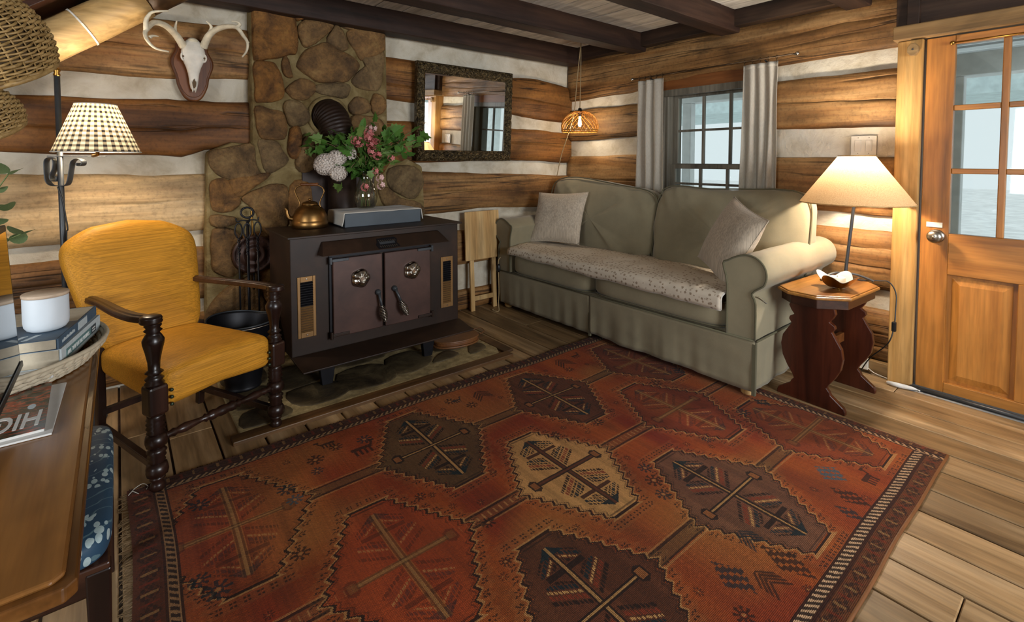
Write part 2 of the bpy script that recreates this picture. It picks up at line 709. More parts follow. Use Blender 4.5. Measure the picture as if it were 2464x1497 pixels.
# blue floral upholstery
t = NT('blue_floral')
v = t.coord()
vo = t.n('TexVoronoi', Vector=t.coord('Object', (1, 1, .4), (0, 0, .5)), Scale=11., Randomness=1.)
n1 = t.noise(v, 60, 3, .6, 2.)
n2 = t.noise(v, 7, 3, .6)
v2 = t.n('TexVoronoi', Vector=t.coord('Object', (1, .55, .6), (0, 0, .7)), Scale=62., Randomness=.9)
fl = t.math('MULTIPLY', t.math('LESS_THAN', v2.outputs[0], .40), t.math('LESS_THAN', vo.outputs[0], .52))
vs_ = t.n('TexWave', Vector=t.coord('Object', (1, 1, 1), (0, 0, .8)), Scale=9., Distortion=9., Detail=2.)
st = t.math('MULTIPLY', t.math('GREATER_THAN', vs_.outputs[1], .985), .35)
c = t.mix(fl, srgb('25435a'), t.mix(n1, srgb('7fa0a8'), srgb('b9c4c2')))
c = t.mix(st, c, srgb('7d9a9a'))
t.fin(c, .6, 0, .35)

# floral mattress pad
t = NT('floral_pad')
v = t.coord('Object', (1, 1, 1), (0, 0, .35))
vo = t.n('TexVoronoi', Vector=v, Scale=40., Randomness=.6)
n1 = t.noise(v, 130, 2, .6, 1.)
fl = t.math('LESS_THAN', t.math('ADD', vo.outputs[0], t.math('MULTIPLY', n1, .55)), .60)
fl2 = t.math('GREATER_THAN', n1, .42)
fl = t.math('MULTIPLY', fl, fl2)
c = t.mix(fl, srgb('c3b6a3'), srgb('86735f'))
t.fin(c, .9, 0, .2)
t.bump(t.noise(v, 30, 4), .15, .01)

# magazine cover
t = NT('magazine_cover')
v = t.coord('Object', (1, 2.2, 1), (0, 0, .5))
n1 = t.noise(v, 26, 4, .6, 1.5)
c = t.ramp(n1, [(.3, srgb('141812')), (.42, srgb('2f3325')), (.5, srgb('56422c')), (.57, srgb('8c3a1e')), (.64, srgb('a8502c')), (.75, srgb('9a9484'))])
t.fin(c, .22, 0, .5)

# monitor screen
t = NT('screen_glass')
t.fin(srgb('060708'), .06, 0, .6)

# ================================================================== STRUCTURE
rng = random.Random(4)
XB, YA = 3.52, 3.47          # faces of the log walls (right wall, back wall)

# ---- floor
fl = struct(MB().box((-2.45, -2.45, -.12), (3.62, 3.62, -.014)).build('floor', 'beam_dark'), 'wide honey-brown wooden plank floor with dark gaps')
k0 = 1.905
for i in range(-25, 10):
    x0 = k0 + i * .1755
    x1 = x0 + .1755
    if x1 < -2.4 or x0 > 3.56:
        continue
    cuts = [-2.42]
    y = -2.42 + rng.uniform(.6, 2.4)
    if i == -1:
        y = .247
    while y < 3.4:
        cuts.append(y)
        y += rng.uniform(1.3, 2.6)
    cuts.append(3.56)
    for a, b in zip(cuts, cuts[1:]):
        MB().box((max(x0, -2.42) + .0045, a + .0015, -.016), (min(x1, 3.57) - .0045, b - .0015, rng.uniform(-.0012, .0012))).build('plank', 'floor_plank', fl, bevel=.003, seg=1)


# ---- logs
def log(parent, axis, a0, a1, top, bot, front, m, seed, cracks=(), depth=.10, rnd=.055):
    """one hewn log; axis X: lies in the back wall, axis Y: in the right wall"""
    sgn = 1
    n = max(6, int((a1 - a0) / .06))
    base = [-1, -.97, -.9, -.78, -.6, -.4, -.2, 0, .2, .4, .6, .78, .9, .97, 1]
    vs = [(q, None) for q in base]
    for ci, (cv0, cv1, s0, s1, dep) in enumerate(cracks):
        for d in (-.035, 0, .035):
            vs.append((None, (ci, d)))
    mb = MB()
    rows = []
    for i in range(n + 1):
        u = i / n
        a = lerp(a0, a1, u)
        zt = interp(top, a) + .012 * nz(a * 3.1, seed * 3.7, 1.) + .004 * nz(a * 11, seed, 5)
        zb = interp(bot, a) + .012 * nz(a * 2.7, seed * 5.1, 9.) + .004 * nz(a * 10, seed, 7)
        zc, hz = (zt + zb) / 2, (zt - zb) / 2
        col = []
        for q in base:
            col.append((q, 0.))
        for cv0, cv1, s0, s1, dep in cracks:
            cv = lerp(cv0, cv1, u) + .05 * nz(a * 5, seed, 3)
            w = 0. if (u < s0 or u > s1) else min(1, (u - s0) * 12, (s1 - u) * 12)
            for d, e in ((-.03, 0), (0, dep * w), (.03, 0)):
                col.append((cv + d, e))
        col.sort(key=lambda p: p[0])
        row = []
        for q, e in col:
            p = 4.2
            rd = rnd * (1 - (max(0, 1 - abs(q) ** p)) ** (1 / p))
            z = zc + q * hz
            d = front + rd + e + .011 * nz(a * 1.6, z * 5, seed * 2.3) + .005 * nz(a * 7, z * 14, seed)
            row.append((a, d, z))
        row.append((a, front + depth, zt - rnd * .1))
        row.insert(0, (a, front + depth, zb + rnd * .1))
        rows.append(row)
    m_ = len(rows[0])
    V = [p if axis == 'X' else (p[1], p[0], p[2]) for r_ in rows for p in r_]
    F = [(i * m_ + j, (i + 1) * m_ + j, (i + 1) * m_ + (j + 1) % m_, i * m_ + (j + 1) % m_) for i in range(n) for j in range(m_)]
    F.append(tuple(range(m_)))
    F.append(tuple(n * m_ + j for j in reversed(range(m_))))
    mb.add(V, F)
    o = mb.build('log', m, parent, smooth=True)
    return o


def sheet(axis, a0, a1, z0, z1, pos, back, step=.05, amp=.010):
    """lumpy plaster slab whose front is at pos"""
    nu, nv = max(2, int((a1 - a0) / step)), max(2, int((z1 - z0) / step))
    mb = MB()

    def P(a, d, z):
        return (a, d, z) if axis == 'X' else (d, a, z)
    mb.surf(nu + 1, nv + 1, lambda u, w: P(lerp(a0, a1, u), pos + amp * nz(lerp(a0, a1, u) * 2.2, lerp(z0, z1, w) * 5, 2.) + amp * .4 * nz(lerp(a0, a1, u) * 9, lerp(z0, z1, w) * 14, 4.), lerp(z0, z1, w)))
    c = [P(a0, back, z0), P(a1, back, z0), P(a1, back, z1), P(a0, back, z1)]
    f = [P(a0, pos, z0), P(a1, pos, z0), P(a1, pos, z1), P(a0, pos, z1)]
    mb.add(c + f, [(0, 1, 2, 3), (0, 1, 5, 4), (1, 2, 6, 5), (2, 3, 7, 6), (3, 0, 4, 7)])
    return mb


wb = struct(sheet('X', -2.45, 3.72, -.05, 2.6, 3.512, 3.72).build('wall_back', 'plaster', smooth=True), 'hewn log wall with white chinking behind the stove')
wb_l = [
    ([(-2.4, 2.09), (.7, 2.10)], [(-2.4, 1.73), (-.21, 1.744), (.2, 1.75), (.664, 1.79)], 'log_wood', [(.05, .0, .55, 1., .02)]),
    ([(-2.4, 1.60), (-.44, 1.607), (.66, 1.653)], [(-2.4, 1.31), (-.45, 1.315), (.22, 1.304), (.30, 1.295), (.43, 1.343), (.66, 1.345)], 'log_wood_brown', [(-.02, -.04, .1, 1., .022)]),
    ([(-2.4, 1.205), (-.45, 1.208), (.43, 1.197)], [(-2.4, .82), (-.435, .824), (.42, .851)], 'log_pale', [(.1, .08, .8, .97, .012)]),
    ([(-2.4, .75), (-.44, .751), (.42, .762)], [(-2.4, .40), (.42, .43)], 'log_wood', [(.3, .25, .3, .9, .02), (-.3, -.35, .2, 1, .02)]),
    ([(-2.4, .34), (.42, .35)], [(-2.4, .03), (.42, .02)], 'log_wood', []),
]
for i, (tp, bt, m, cr) in enumerate(wb_l):
    log(wb, 'X', -2.42, .72 if i < 2 else .46, tp, bt, YA, m, i + 1, cr)
wb_r = [
    ([(1.5, 2.055), (1.9, 2.06), (2.4, 2.06), (2.78, 2.03), (3.1, 2.05), (3.52, 2.0)], [(1.5, 1.744), (2.3, 1.70), (2.78, 1.70), (3.1, 1.66), (3.53, 1.649)], 'log_wood_brown', [(.1, -.1, .5, 1., .016), (-.3, -.35, 0, .3, .03)]),
    ([(1.5, 1.582), (2.78, 1.58), (3.53, 1.55)], [(1.5, 1.25), (2.78, 1.276), (3.53, 1.247)], 'log_wood_brown', [(.1, .0, .3, .95, .016)]),
    ([(1.7, 1.19), (1.89, 1.191), (3.56, 1.125)], [(1.7, .84), (2.64, .854), (3.5, .82)], 'log_wood', [(.02, .05, .0, .5, .014)]),
    ([(1.7, .69), (3.56, .68)], [(1.7, .39), (3.5, .39)], 'log_wood', [(.3, .3, .2, .7, .014)]),
    ([(1.7, .18), (3.56, .17)], [(1.7, .0), (3.5, .0)], 'log_wood', []),
]
for i, (tp, bt, m, cr) in enumerate(wb_r):
    log(wb, 'X', 1.5 if i < 2 else 1.78, 3.60, tp, bt, YA, m, i + 11, cr)

# ---- right wall with window and door openings
WY0, WY1, WZ0, WZ1 = 1.585, 2.395, .90, 1.86
DY0, DY1, DZ1 = -.135, .695, 1.945
mb = MB()
for a0, a1, z0, z1 in ((-2.45, DY0, 0, 2.6), (DY0, DY1, DZ1, 2.6), (DY1, WY0, -.05, 2.6), (WY0, WY1, -.05, WZ0), (WY0, WY1, WZ1, 2.6), (WY1, 3.60, -.05, 2.6)):
    q = sheet('Y', a0, a1, z0, z1, 3.562, 3.76)
    mb.add(q.v, q.f)
wr = struct(mb.build('wall_right', 'plaster', smooth=True), 'log wall with window and glazed door beside the sofa')
for i, (a0, a1, tp, bt, cr) in enumerate([
    (.80, 3.49, [(.8, 2.25), (3.5, 2.25)], [(.851, 1.935), (1.48, 1.920), (2.0, 1.93), (2.64, 1.882), (3.3, 1.855)], [(.2, .1, .0, .3, .014), (-.2, -.5, .05, .5, .008)]),
    (2.42, 3.49, [(2.4, 1.775), (3.5, 1.775)], [(2.63, 1.489), (3.29, 1.461)], []),
    (.80, 1.57, [(.85, 1.818), (1.48, 1.822)], [(.84, 1.473), (1.47, 1.492)], [(-.08, .08, .0, 1., .028), (.75, .6, .0, .4, .012)]),
    (2.42, 3.49, [(2.63, 1.334), (3.29, 1.32)], [(2.4, .985), (3.4, .97)], [(-.3, -.4, .0, .8, .02)]),
    (.80, 1.57, [(.83, 1.297), (1.47, 1.305)], [(.8, .944), (1.5, .95)], [(-.5, -.45, .3, 1., .02)]),
    (.80, 3.49, [(.8, .857), (3.5, .86)], [(.8, .50), (3.5, .5)], [(-.22, -.2, .0, .4, .014), (.4, .3, .0, .2, .01)]),
    (.80, 3.49, [(.8, .385), (3.5, .38)], [(.8, .078), (3.5, .08)], [(.1, -.1, .0, .3, .03), (-.4, -.6, .0, .25, .03)]),
    (-2.4, -.28, [(-2.4, 2.25), (-.2, 2.25)], [(-2.4, 1.92), (-.2, 1.93)], []),
    (-2.4, -.28, [(-2.4, 1.82), (-.2, 1.82)], [(-2.4, 1.48), (-.2, 1.48)], []),
    (-2.4, -.28, [(-2.4, 1.30), (-.2, 1.30)], [(-2.4, .95), (-.2, .95)], []),
    (-2.4, -.28, [(-2.4, .86), (-.2, .86)], [(-2.4, .5), (-.2, .5)], []),
    (-2.4, -.28, [(-2.4, .38), (-.2, .38)], [(-2.4, .08), (-.2, .08)], []),
]):
    log(wr, 'Y', a0, a1, tp, bt, XB, 'log_wood_y', i + 31, cr)
bb = struct(MB().box((3.50, .81, 0), (3.57, 3.46, .074)).build('baseboard_right', 'header_wood', bevel=.004), 'low weathered board along the foot of the right wall')

# ---- walls out of view, with openings for the sky light and the added fill lights
mb = MB()
for x0, x1, z0, z1 in ((-2.45, .85, 0, 2.6), (2.65, 3.7, 0, 2.6), (.85, 2.65, 0, .8), (.85, 2.65, 2.0, 2.6)):
    mb.box((x0, -2.55, z0), (x1, -2.42, z1))
struct(mb.build('wall_front', 'wall_panel'), 'wall behind the camera with a wide window opening')
mb = MB()
for y0, y1, z0, z1 in ((-2.45, -.3, 0, 2.6), (1.0, 3.7, 0, 2.6), (-.3, 1.0, 0, .8), (-.3, 1.0, 2.0, 2.6)):
    mb.box((-2.55, y0, z0), (-2.42, y1, z1))
struct(mb.build('wall_left', 'wall_panel'), 'wall beyond the desk with a window opening')

# ---- ceiling: white-washed boards over dark beams
ce = struct(MB().box((-2.45, -2.45, 2.376), (3.72, 3.6, 2.45)).build('ceiling', 'beam_dark'), 'white-washed board ceiling between dark beams')
x = -2.42
while x < 3.6:
    w = rng.uniform(.17, .23)
    MB().box((x + .004, -2.42, 2.352 + rng.uniform(-.001, .001)), (min(x + w, 3.62) - .004, 3.56, 2.378)).build('ceiling_board', 'ceiling_board', ce, bevel=.002, seg=1)
    x += w
for i, yb in enumerate((3.30, 2.57, 1.765, .965, .165, -.635, -1.435)):
    w = .135
    n = 60
    mb = MB()

    def bm_(u, q, yb=yb, i=i):
        xx = lerp(-2.42, 3.535, u)
        e = .004
        prof = [(0, 2.353), (0, 2.20), (w, 2.20), (w, 2.353)]
        py, pz = prof[q]
        return (xx, yb + py + e * nz(xx * 4, i * 3 + q, 1), pz + (e * nz(xx * 4, i * 3 + q, 8) - (.006 if i == 0 and pz < 2.3 else 0) if pz < 2.3 else 0))
    mb.surf(n, 4, lambda u, w_: bm_(u, int(round(w_ * 3))), cv=False)
    mb.add([(3.535, yb, 2.2), (3.535, yb + w, 2.2), (3.535, yb + w, 2.353), (3.535, yb, 2.353)], [(0, 1, 2, 3)])
    mb.build('beam', 'beam_dark', ce, bevel=.004, seg=1)
MB().box((3.455, .84, 2.235), (3.60, 3.46, 2.354)).build('wall_plate', 'plate_dark', ce, bevel=.004)

# ---- diagonal peeled log and dark boards of the stair at the far left
d = Vector((1, 0, .752)).normalized()
c0 = Vector((-.237, 3.30, 1.856))
pts = [c0 + d * s for s in np.linspace(-2.6, .455, 40)]
t1 = struct(MB().tube(pts, [.093 + .005 * nz(i * .35, 3, 2) for i in range(40)], 20).build('trim_1', 'peeled_log', smooth=True), 'peeled round log sloping up the wall at the upper left')
q = MB()
cc = c0 + d * .15
q.tube([cc + d * -.004, cc + d * .004], .0985, 20).build('saw_cut', 'bone', t1)
pts = [c0 + d * s for s in np.linspace(.46, 1.0, 8)]
MB().tube(pts, .09, 16).build('log_end', 'hearth_trim', t1, smooth=True)
up = Vector((-.752, 0, 1)).normalized()
for k in range(3):
    a = c0 + up * .135 + d * (-1.9 + k * .83)
    MB().add([a + Vector((0, -.14, 0)), a + d * .82 + Vector((0, -.14, 0)), a + d * .82 + Vector((0, .2, 0)), a + Vector((0, .2, 0)),
              a + up * .03 + Vector((0, -.14, 0)), a + d * .82 + up * .03 + Vector((0, -.14, 0)), a + d * .82 + up * .03 + Vector((0, .2, 0)), a + up * .03 + Vector((0, .2, 0))],
             [(0, 1, 2, 3), (4, 5, 6, 7), (0, 1, 5, 4), (1, 2, 6, 5), (2, 3, 7, 6), (3, 0, 4, 7)]).build('stair_board', 'dark_walnut_h', t1, bevel=.003)
    b = a + d * .8 + up * .03
    MB().box(b + Vector((-.02, -.14, 0)), b + Vector((.30, .2, .04))).build('stair_tread', 'dark_walnut_h', t1, bevel=.003)

# ---- chimney breast of field stones
CH = [(.665, 2.33), (.66, 1.38), (.55, 1.39), (.42, 1.33), (.40, .9), (.385, 0), (1.88, 0), (1.872, .84), (1.85, 1.232), (1.70, 1.30), (1.60, 1.36), (1.565, 1.55), (1.56, 2.33)]
STONES = [
    [(0.685, 2.223), (0.773, 2.24), (0.884, 2.224), (0.926, 2.164), (0.93, 1.99), (0.886, 1.962), (0.829, 1.939), (0.766, 1.923), (0.685, 1.906), (0.678, 2.049)],
    [(0.948, 2.16), (0.993, 2.202), (1.068, 2.22), (1.17, 2.206), (1.121, 2.127), (1.027, 2.042), (0.982, 2.024), (0.953, 2.07), (0.936, 2.113)],
    [(1.194, 2.202), (1.25, 2.147), (1.273, 2.062), (1.224, 2.031), (1.128, 2.081), (1.161, 2.157)],
    [(1.283, 2.177), (1.385, 2.21), (1.509, 2.218), (1.536, 2.184), (1.534, 2.082), (1.435, 2.018), (1.365, 1.988), (1.323, 2.045), (1.274, 2.111)],
    [(1.02, 2.018), (1.12, 2.072), (1.215, 2.03), (1.322, 1.979), (1.339, 1.932), (1.296, 1.869), (1.237, 1.823), (1.077, 1.807), (1.016, 1.832), (0.936, 1.892), (0.966, 1.965)],
    [(1.383, 2.003), (1.534, 2.065), (1.524, 1.928), (1.504, 1.807), (1.45, 1.781), (1.362, 1.785), (1.295, 1.828), (1.33, 1.889), (1.391, 1.946)],
    [(0.685, 1.884), (0.78, 1.896), (0.814, 1.87), (0.84, 1.791), (0.842, 1.693), (0.803, 1.66), (0.72, 1.646), (0.687, 1.658), (0.679, 1.774)],
    [(0.857, 1.95), (0.885, 1.916), (0.905, 1.82), (0.862, 1.823), (0.835, 1.88)],
    [(0.868, 1.748), (0.949, 1.813), (1.023, 1.801), (1.049, 1.749), (0.991, 1.682), (0.903, 1.683), (0.857, 1.721)],
    [(1.061, 1.785), (1.228, 1.81), (1.278, 1.786), (1.252, 1.71), (1.17, 1.712), (1.091, 1.721), (1.045, 1.741)],
    [(1.285, 1.688), (1.327, 1.724), (1.405, 1.705), (1.422, 1.639), (1.36, 1.602), (1.292, 1.606), (1.268, 1.654)],
    [(1.458, 1.76), (1.521, 1.74), (1.548, 1.673), (1.511, 1.619), (1.457, 1.612), (1.431, 1.682)],
    [(0.686, 1.614), (0.76, 1.597), (0.837, 1.587), (0.864, 1.505), (0.848, 1.421), (0.757, 1.411), (0.702, 1.424), (0.684, 1.512)],
    [(0.859, 1.657), (0.939, 1.662), (0.99, 1.612), (1.004, 1.543), (0.943, 1.501), (0.885, 1.506), (0.844, 1.587)],
    [(1.292, 1.582), (1.377, 1.595), (1.483, 1.584), (1.537, 1.518), (1.545, 1.432), (1.427, 1.412), (1.307, 1.45)],
    [(0.433, 1.326), (0.495, 1.347), (0.59, 1.37), (0.661, 1.365), (0.679, 1.247), (0.704, 1.173), (0.617, 1.145), (0.491, 1.177), (0.437, 1.235)],
    [(0.695, 1.402), (0.798, 1.397), (0.839, 1.33), (0.874, 1.284), (0.809, 1.223), (0.739, 1.202), (0.707, 1.299)],
    [(0.885, 1.483), (0.943, 1.485), (0.94, 1.323), (0.896, 1.292), (0.861, 1.353)],
    [(0.957, 1.416), (1.04, 1.426), (1.045, 1.244), (0.953, 1.198), (0.91, 1.261)],
    [(0.913, 2.23), (1.046, 2.254), (1.178, 2.235), (1.162, 2.216), (1.069, 2.227), (0.993, 2.21), (0.933, 2.18)],
    [(1.21, 2.221), (1.343, 2.244), (1.509, 2.243), (1.509, 2.226), (1.385, 2.218), (1.275, 2.184)],
    [(1.401, 1.394), (1.545, 1.406), (1.686, 1.285), (1.571, 1.258), (1.496, 1.173), (1.373, 1.242)],
    [(0.437, 1.153), (0.523, 1.154), (0.582, 1.032), (0.56, 0.987), (0.512, 0.966), (0.44, 0.979), (0.429, 1.078)],
    [(0.537, 1.165), (0.698, 1.193), (0.756, 1.184), (0.653, 1.099), (0.575, 1.048), (0.542, 1.111)],
    [(0.61, 1.062), (0.755, 1.12), (0.853, 1.1), (0.857, 0.927), (0.848, 0.845), (0.749, 0.797), (0.706, 0.857), (0.651, 0.981), (0.602, 1.023)],
    [(0.433, 0.949), (0.545, 0.933), (0.558, 0.893), (0.484, 0.876), (0.431, 0.888)],
    [(0.437, 0.858), (0.53, 0.857), (0.584, 0.805), (0.576, 0.743), (0.58, 0.617), (0.524, 0.57), (0.445, 0.612), (0.427, 0.699)],
    [(0.392, 0.293), (0.407, 0.397), (0.475, 0.477), (0.543, 0.52), (0.607, 0.55), (0.657, 0.566), (0.683, 0.441), (0.738, 0.227), (0.484, 0.281)],
    [(0.671, 0.58), (0.748, 0.756), (0.854, 0.753), (0.858, 0.561), (0.852, 0.202), (0.76, 0.222), (0.698, 0.439)],
    [(0.584, 0.797), (0.691, 0.827), (0.748, 0.772), (0.672, 0.604), (0.593, 0.575), (0.592, 0.694)],
    [(1.574, 1.215), (1.771, 1.232), (1.846, 1.134), (1.834, 1.065), (1.769, 0.99), (1.663, 1.014), (1.563, 1.094)],
    [(1.483, 1.059), (1.552, 1.075), (1.653, 0.996), (1.812, 0.949), (1.844, 0.858), (1.704, 0.849), (1.541, 0.926)],
    [(0.876, 1.108), (0.987, 1.129), (1.017, 0.958), (0.982, 0.834), (0.871, 0.851)],
]
ch = struct(MB().prism(CH, 3.405, 3.56, 'XZ').build('trim_2', 'mortar', bevel=.02), 'field stone chimney breast behind the black stove')


def stone(poly, y0, bulge, seed, parent, m, name='stone', flat=False):
    P = catmull([(a, b, 0) for a, b in poly], 3, True)
    n = len(P)
    c = sum(P, Vector()) / n
    if not flat:
        P = [c + (p - c) * 1.045 + Vector((.006 * nz(p.x * 16, p.y * 16, seed + .5), .006 * nz(p.x * 16, p.y * 16, seed + 9.5), 0)) for p in P]
    mb = MB()
    rings = [(1.0, 0), (.985, .55), (.93, .85), (.72, 1.0), (.38, 1.06)]
    for s, h in rings:
        for i, p in enumerate(P):
            q = c + (p - c) * s
            jx = .004 * nz(q.x * 20, q.y * 20, seed) if s > .9 else 0
            dd = bulge * h + (.020 if not flat else .003) * nz(q.x * 9, q.y * 9, seed * 1.3) * min(1, h)
            mb.v.append((q.x + jx, y0 - dd, q.y + jx) if not flat else (q.x + jx, q.y + jx, y0 + dd))
    mb.v.append((c.x, y0 - bulge * 1.06, c.y) if not flat else (c.x, c.y, y0 + bulge))
    for r_ in range(len(rings) - 1):
        for i in range(n):
            j = (i + 1) % n
            mb.f.append((r_ * n + i, r_ * n + j, (r_ + 1) * n + j, (r_ + 1) * n + i))
    b = (len(rings) - 1) * n
    for i in range(n):
        mb.f.append((b + i, b + (i + 1) % n, len(mb.v) - 1))
    return mb.build(name, m, parent, smooth=True)


for i, pl in enumerate(STONES):
    stone(pl, 3.408, rng.uniform(.022, .045), i, ch, 'field_stone')
# iron backing plate and thimble ring where the flue enters
MB().box((.95, 3.392, .05), (1.45, 3.404, 1.28)).build('firebox_plate', 'pipe_metal', ch, bevel=.004)
MB().lathe([(.118, 3.385), (.132, 3.385), (.14, 3.395), (.14, 3.41)], 32, (1.13, 0, 1.575), 'Y', cap=False).build('thimble_ring', 'mortar', ch, smooth=True)

# ---- hearth slab let into the floor
he = struct(MB().prism([(.41, 2.52), (1.92, 2.52), (1.96, 2.6), (1.95, 3.41), (.41, 3.41)], -.01, .016, 'XY').build('trim_3', 'hearth_mortar', bevel=.004), 'low hearth of dark flagstones under the stove')
HS = [[(.43, 2.55), (.62, 2.54), (.66, 2.62), (.58, 2.72), (.45, 2.70)], [(.70, 2.60), (.88, 2.57), (.98, 2.66), (.90, 2.82), (.68, 2.80)],
      [(.44, 2.75), (.60, 2.76), (.63, 2.95), (.50, 3.0), (.43, 2.93)], [(.66, 2.85), (.88, 2.86), (.92, 3.1), (.70, 3.14)],
      [(.44, 3.05), (.62, 3.02), (.66, 3.2), (.60, 3.36), (.44, 3.34)], [(.95, 2.62), (1.18, 2.58), (1.28, 2.70), (1.20, 2.88), (.97, 2.86)],
      [(1.24, 2.64), (1.42, 2.62), (1.55, 2.74), (1.48, 2.92), (1.28, 2.88)], [(1.50, 2.64), (1.70, 2.66), (1.68, 2.76), (1.58, 2.74)],
      [(1.60, 2.80), (1.80, 2.74), (1.90, 2.86), (1.86, 3.02), (1.66, 3.0)], [(1.76, 2.62), (1.90, 2.64), (1.92, 2.74), (1.84, 2.76)],
      [(1.0, 2.94), (1.3, 2.93), (1.36, 3.12), (1.1, 3.2), (.97, 3.1)], [(1.4, 2.98), (1.6, 3.0), (1.64, 3.2), (1.45, 3.28), (1.38, 3.15)], [(1.68, 3.08), (1.9, 3.08), (1.92, 3.35), (1.7, 3.36)]]
for i, pl in enumerate(HS):
    stone(pl, .015, .006, i + 70, he, 'hearth_stone', 'flagstone', True)
MB().box((.37, 2.445, -.008), (1.98, 2.518, .018)).build('wood_edging', 'hearth_trim', he, bevel=.004)
MB().box((1.965, 2.519, -.008), (2.04, 3.42, .014)).build('wood_edging', 'hearth_trim', he, bevel=.004)

# ---- window
win = struct(MB().box((3.536, 1.56, 1.845), (3.59, 2.42, 1.945)).build('window_1', 'casing_wood', bevel=.004), 'double-hung window of small panes above the sofa')
f = MB()
for lo, hi in (((3.56, WY0, WZ0), (3.76, WY0 + .03, WZ1)), ((3.56, WY1 - .03, WZ0), (3.76, WY1, WZ1)), ((3.56, WY0 + .03, WZ1 - .035), (3.76, WY1 - .03, WZ1)), ((3.54, WY0 - .02, WZ0), (3.76, WY1 + .02, WZ0 + .03))):
    f.box(lo, hi)
f.build('window_frame', 'sash_wood', win, bevel=.003)
MB().box((3.535, WY0 - .03, 1.80), (3.56, WY1 + .03, 1.855)).build('head_casing', 'sash_wood', win, bevel=.004)
MB().box((3.545, WY1 - .005, WZ0), (3.562, WY1 + .05, 1.80)).build('side_casing', 'sash_wood', win, bevel=.003)
MB().box((3.545, WY0 - .05, WZ0), (3.562, WY0 + .005, 1.80)).build('side_casing', 'sash_wood', win, bevel=.003)


def sash(x, z0, z1, name):
    y0, y1 = WY0 + .03, WY1 - .03
    s = MB()
    t_, st = .03, .042
    s.box((x, y0, z0), (x + t_, y0 + st, z1)).box((x, y1 - st, z0), (x + t_, y1, z1))
    s.box((x, y0 + st, z0), (x + t_, y1 - st, z0 + .036)).box((x, y0 + st, z1 - .036), (x + t_, y1 - st, z1))
    o = s.build(name, 'sash_wood', win, bevel=.003)
    gy0, gy1, gz0, gz1 = y0 + st, y1 - st, z0 + .036, z1 - .036
    for k in (1, 2):
        yy = lerp(gy0, gy1, k / 3)
        MB().box((x + .003, yy - .010, gz0), (x + t_ - .003, yy + .010, gz1)).build('muntin', 'sash_wood', o, bevel=.002)
    zz = (gz0 + gz1) / 2
    for k in range(3):
        ya, yb_ = lerp(gy0, gy1, k / 3) + (.010 if k else 0), lerp(gy0, gy1, (k + 1) / 3) - (.010 if k < 2 else 0)
        MB().box((x + .005, ya, zz - .009), (x + t_ - .005, yb_, zz + .009)).build('muntin', 'sash_wood', o, bevel=.002)
        for zA, zB in ((gz0, zz - .009), (zz + .009, gz1)):
            MB().box((x + .013, ya, zA), (x + .017, yb_, zB)).build('pane', 'window_glass', o)


sash(3.64, 1.215, 1.825, 'upper_sash')
sash(3.605, .93, 1.245, 'lower_sash')

# ---- door, posts, header and threshold
dr = thing('door_1', 'honey wood door with nine panes over two raised panels', 'door', (0, 0, 0))
del dr['category']
dr['kind'] = 'structure'
x0, x1 = 3.455, 3.50
y0, y1 = DY0 + .005, DY1 - .008
zt = 1.937
rails = MB()
MB().box((x0, y1 - .118, .02), (x1, y1, zt)).build('stile', 'door_wood', dr, bevel=.003)
MB().box((x0, y0, .02), (x1, y0 + .118, zt)).build('stile', 'door_wood', dr, bevel=.003)
ya, yb_ = y0 + .118, y1 - .118
MB().box((x0, ya, zt - .045), (x1, yb_, zt)).build('rail', 'door_wood_h', dr, bevel=.003)
MB().box((x0, ya, .665), (x1, yb_, .885)).build('rail', 'door_wood_h', dr, bevel=.003)
MB().box((x0, ya, .02), (x1, yb_, .075)).build('rail', 'door_wood_h', dr, bevel=.003)
ym = (ya + yb_) / 2
MB().box((x0, ym - .022, .075), (x1, ym + .022, .665)).build('stile', 'door_wood', dr, bevel=.003)
for a, b in ((ya, ym - .022), (ym + .022, yb_)):
    pm = MB().box((x0 + .02, a - .002, .073), (x1 - .012, b + .002, .667)).build('panel', 'door_wood', dr)
    # raised field with sloped edges
    e, ee = .018, .052
    z0_, z1_ = .075, .665
    v = [(x0 + .0195, a + e, z0_ + e), (x0 + .0195, b - e, z0_ + e), (x0 + .0195, b - e, z1_ - e), (x0 + .0195, a + e, z1_ - e),
         (x0 + .008, a + ee, z0_ + ee), (x0 + .008, b - ee, z0_ + ee), (x0 + .008, b - ee, z1_ - ee), (x0 + .008, a + ee, z1_ - ee)]
    MB().add(v, [(4, 5, 6, 7), (0, 1, 5, 4), (1, 2, 6, 5), (2, 3, 7, 6), (3, 0, 4, 7)]).build('raised_field', 'door_wood', pm)
gz = [.885, 1.212, 1.565, zt - .045]
gys = [ya, lerp(ya, yb_, 1 / 3), lerp(ya, yb_, 2 / 3), yb_]
gz = [.885, lerp(.885, 1.892, 1 / 3), lerp(.885, 1.892, 2 / 3), 1.892]
for k in (1, 2):
    MB().box((x0 + .004, gys[k] - .014, .885), (x1 - .004, gys[k] + .014, 1.892)).build('muntin', 'door_wood', dr, bevel=.004)
for i in range(3):
    aa, bb_ = gys[i] + (.014 if i else 0), gys[i + 1] - (.014 if i < 2 else 0)
    for k in (1, 2):
        MB().box((x0 + .006, aa, gz[k] - .014), (x1 - .006, bb_, gz[k] + .014)).build('muntin', 'door_wood_h', dr, bevel=.004)
    for k in range(3):
        MB().box((x0 + .021, aa, gz[k] + (.014 if k else 0)), (x0 + .026, bb_, gz[k + 1] - (.014 if k < 2 else 0))).build('pane', 'window_glass', dr)
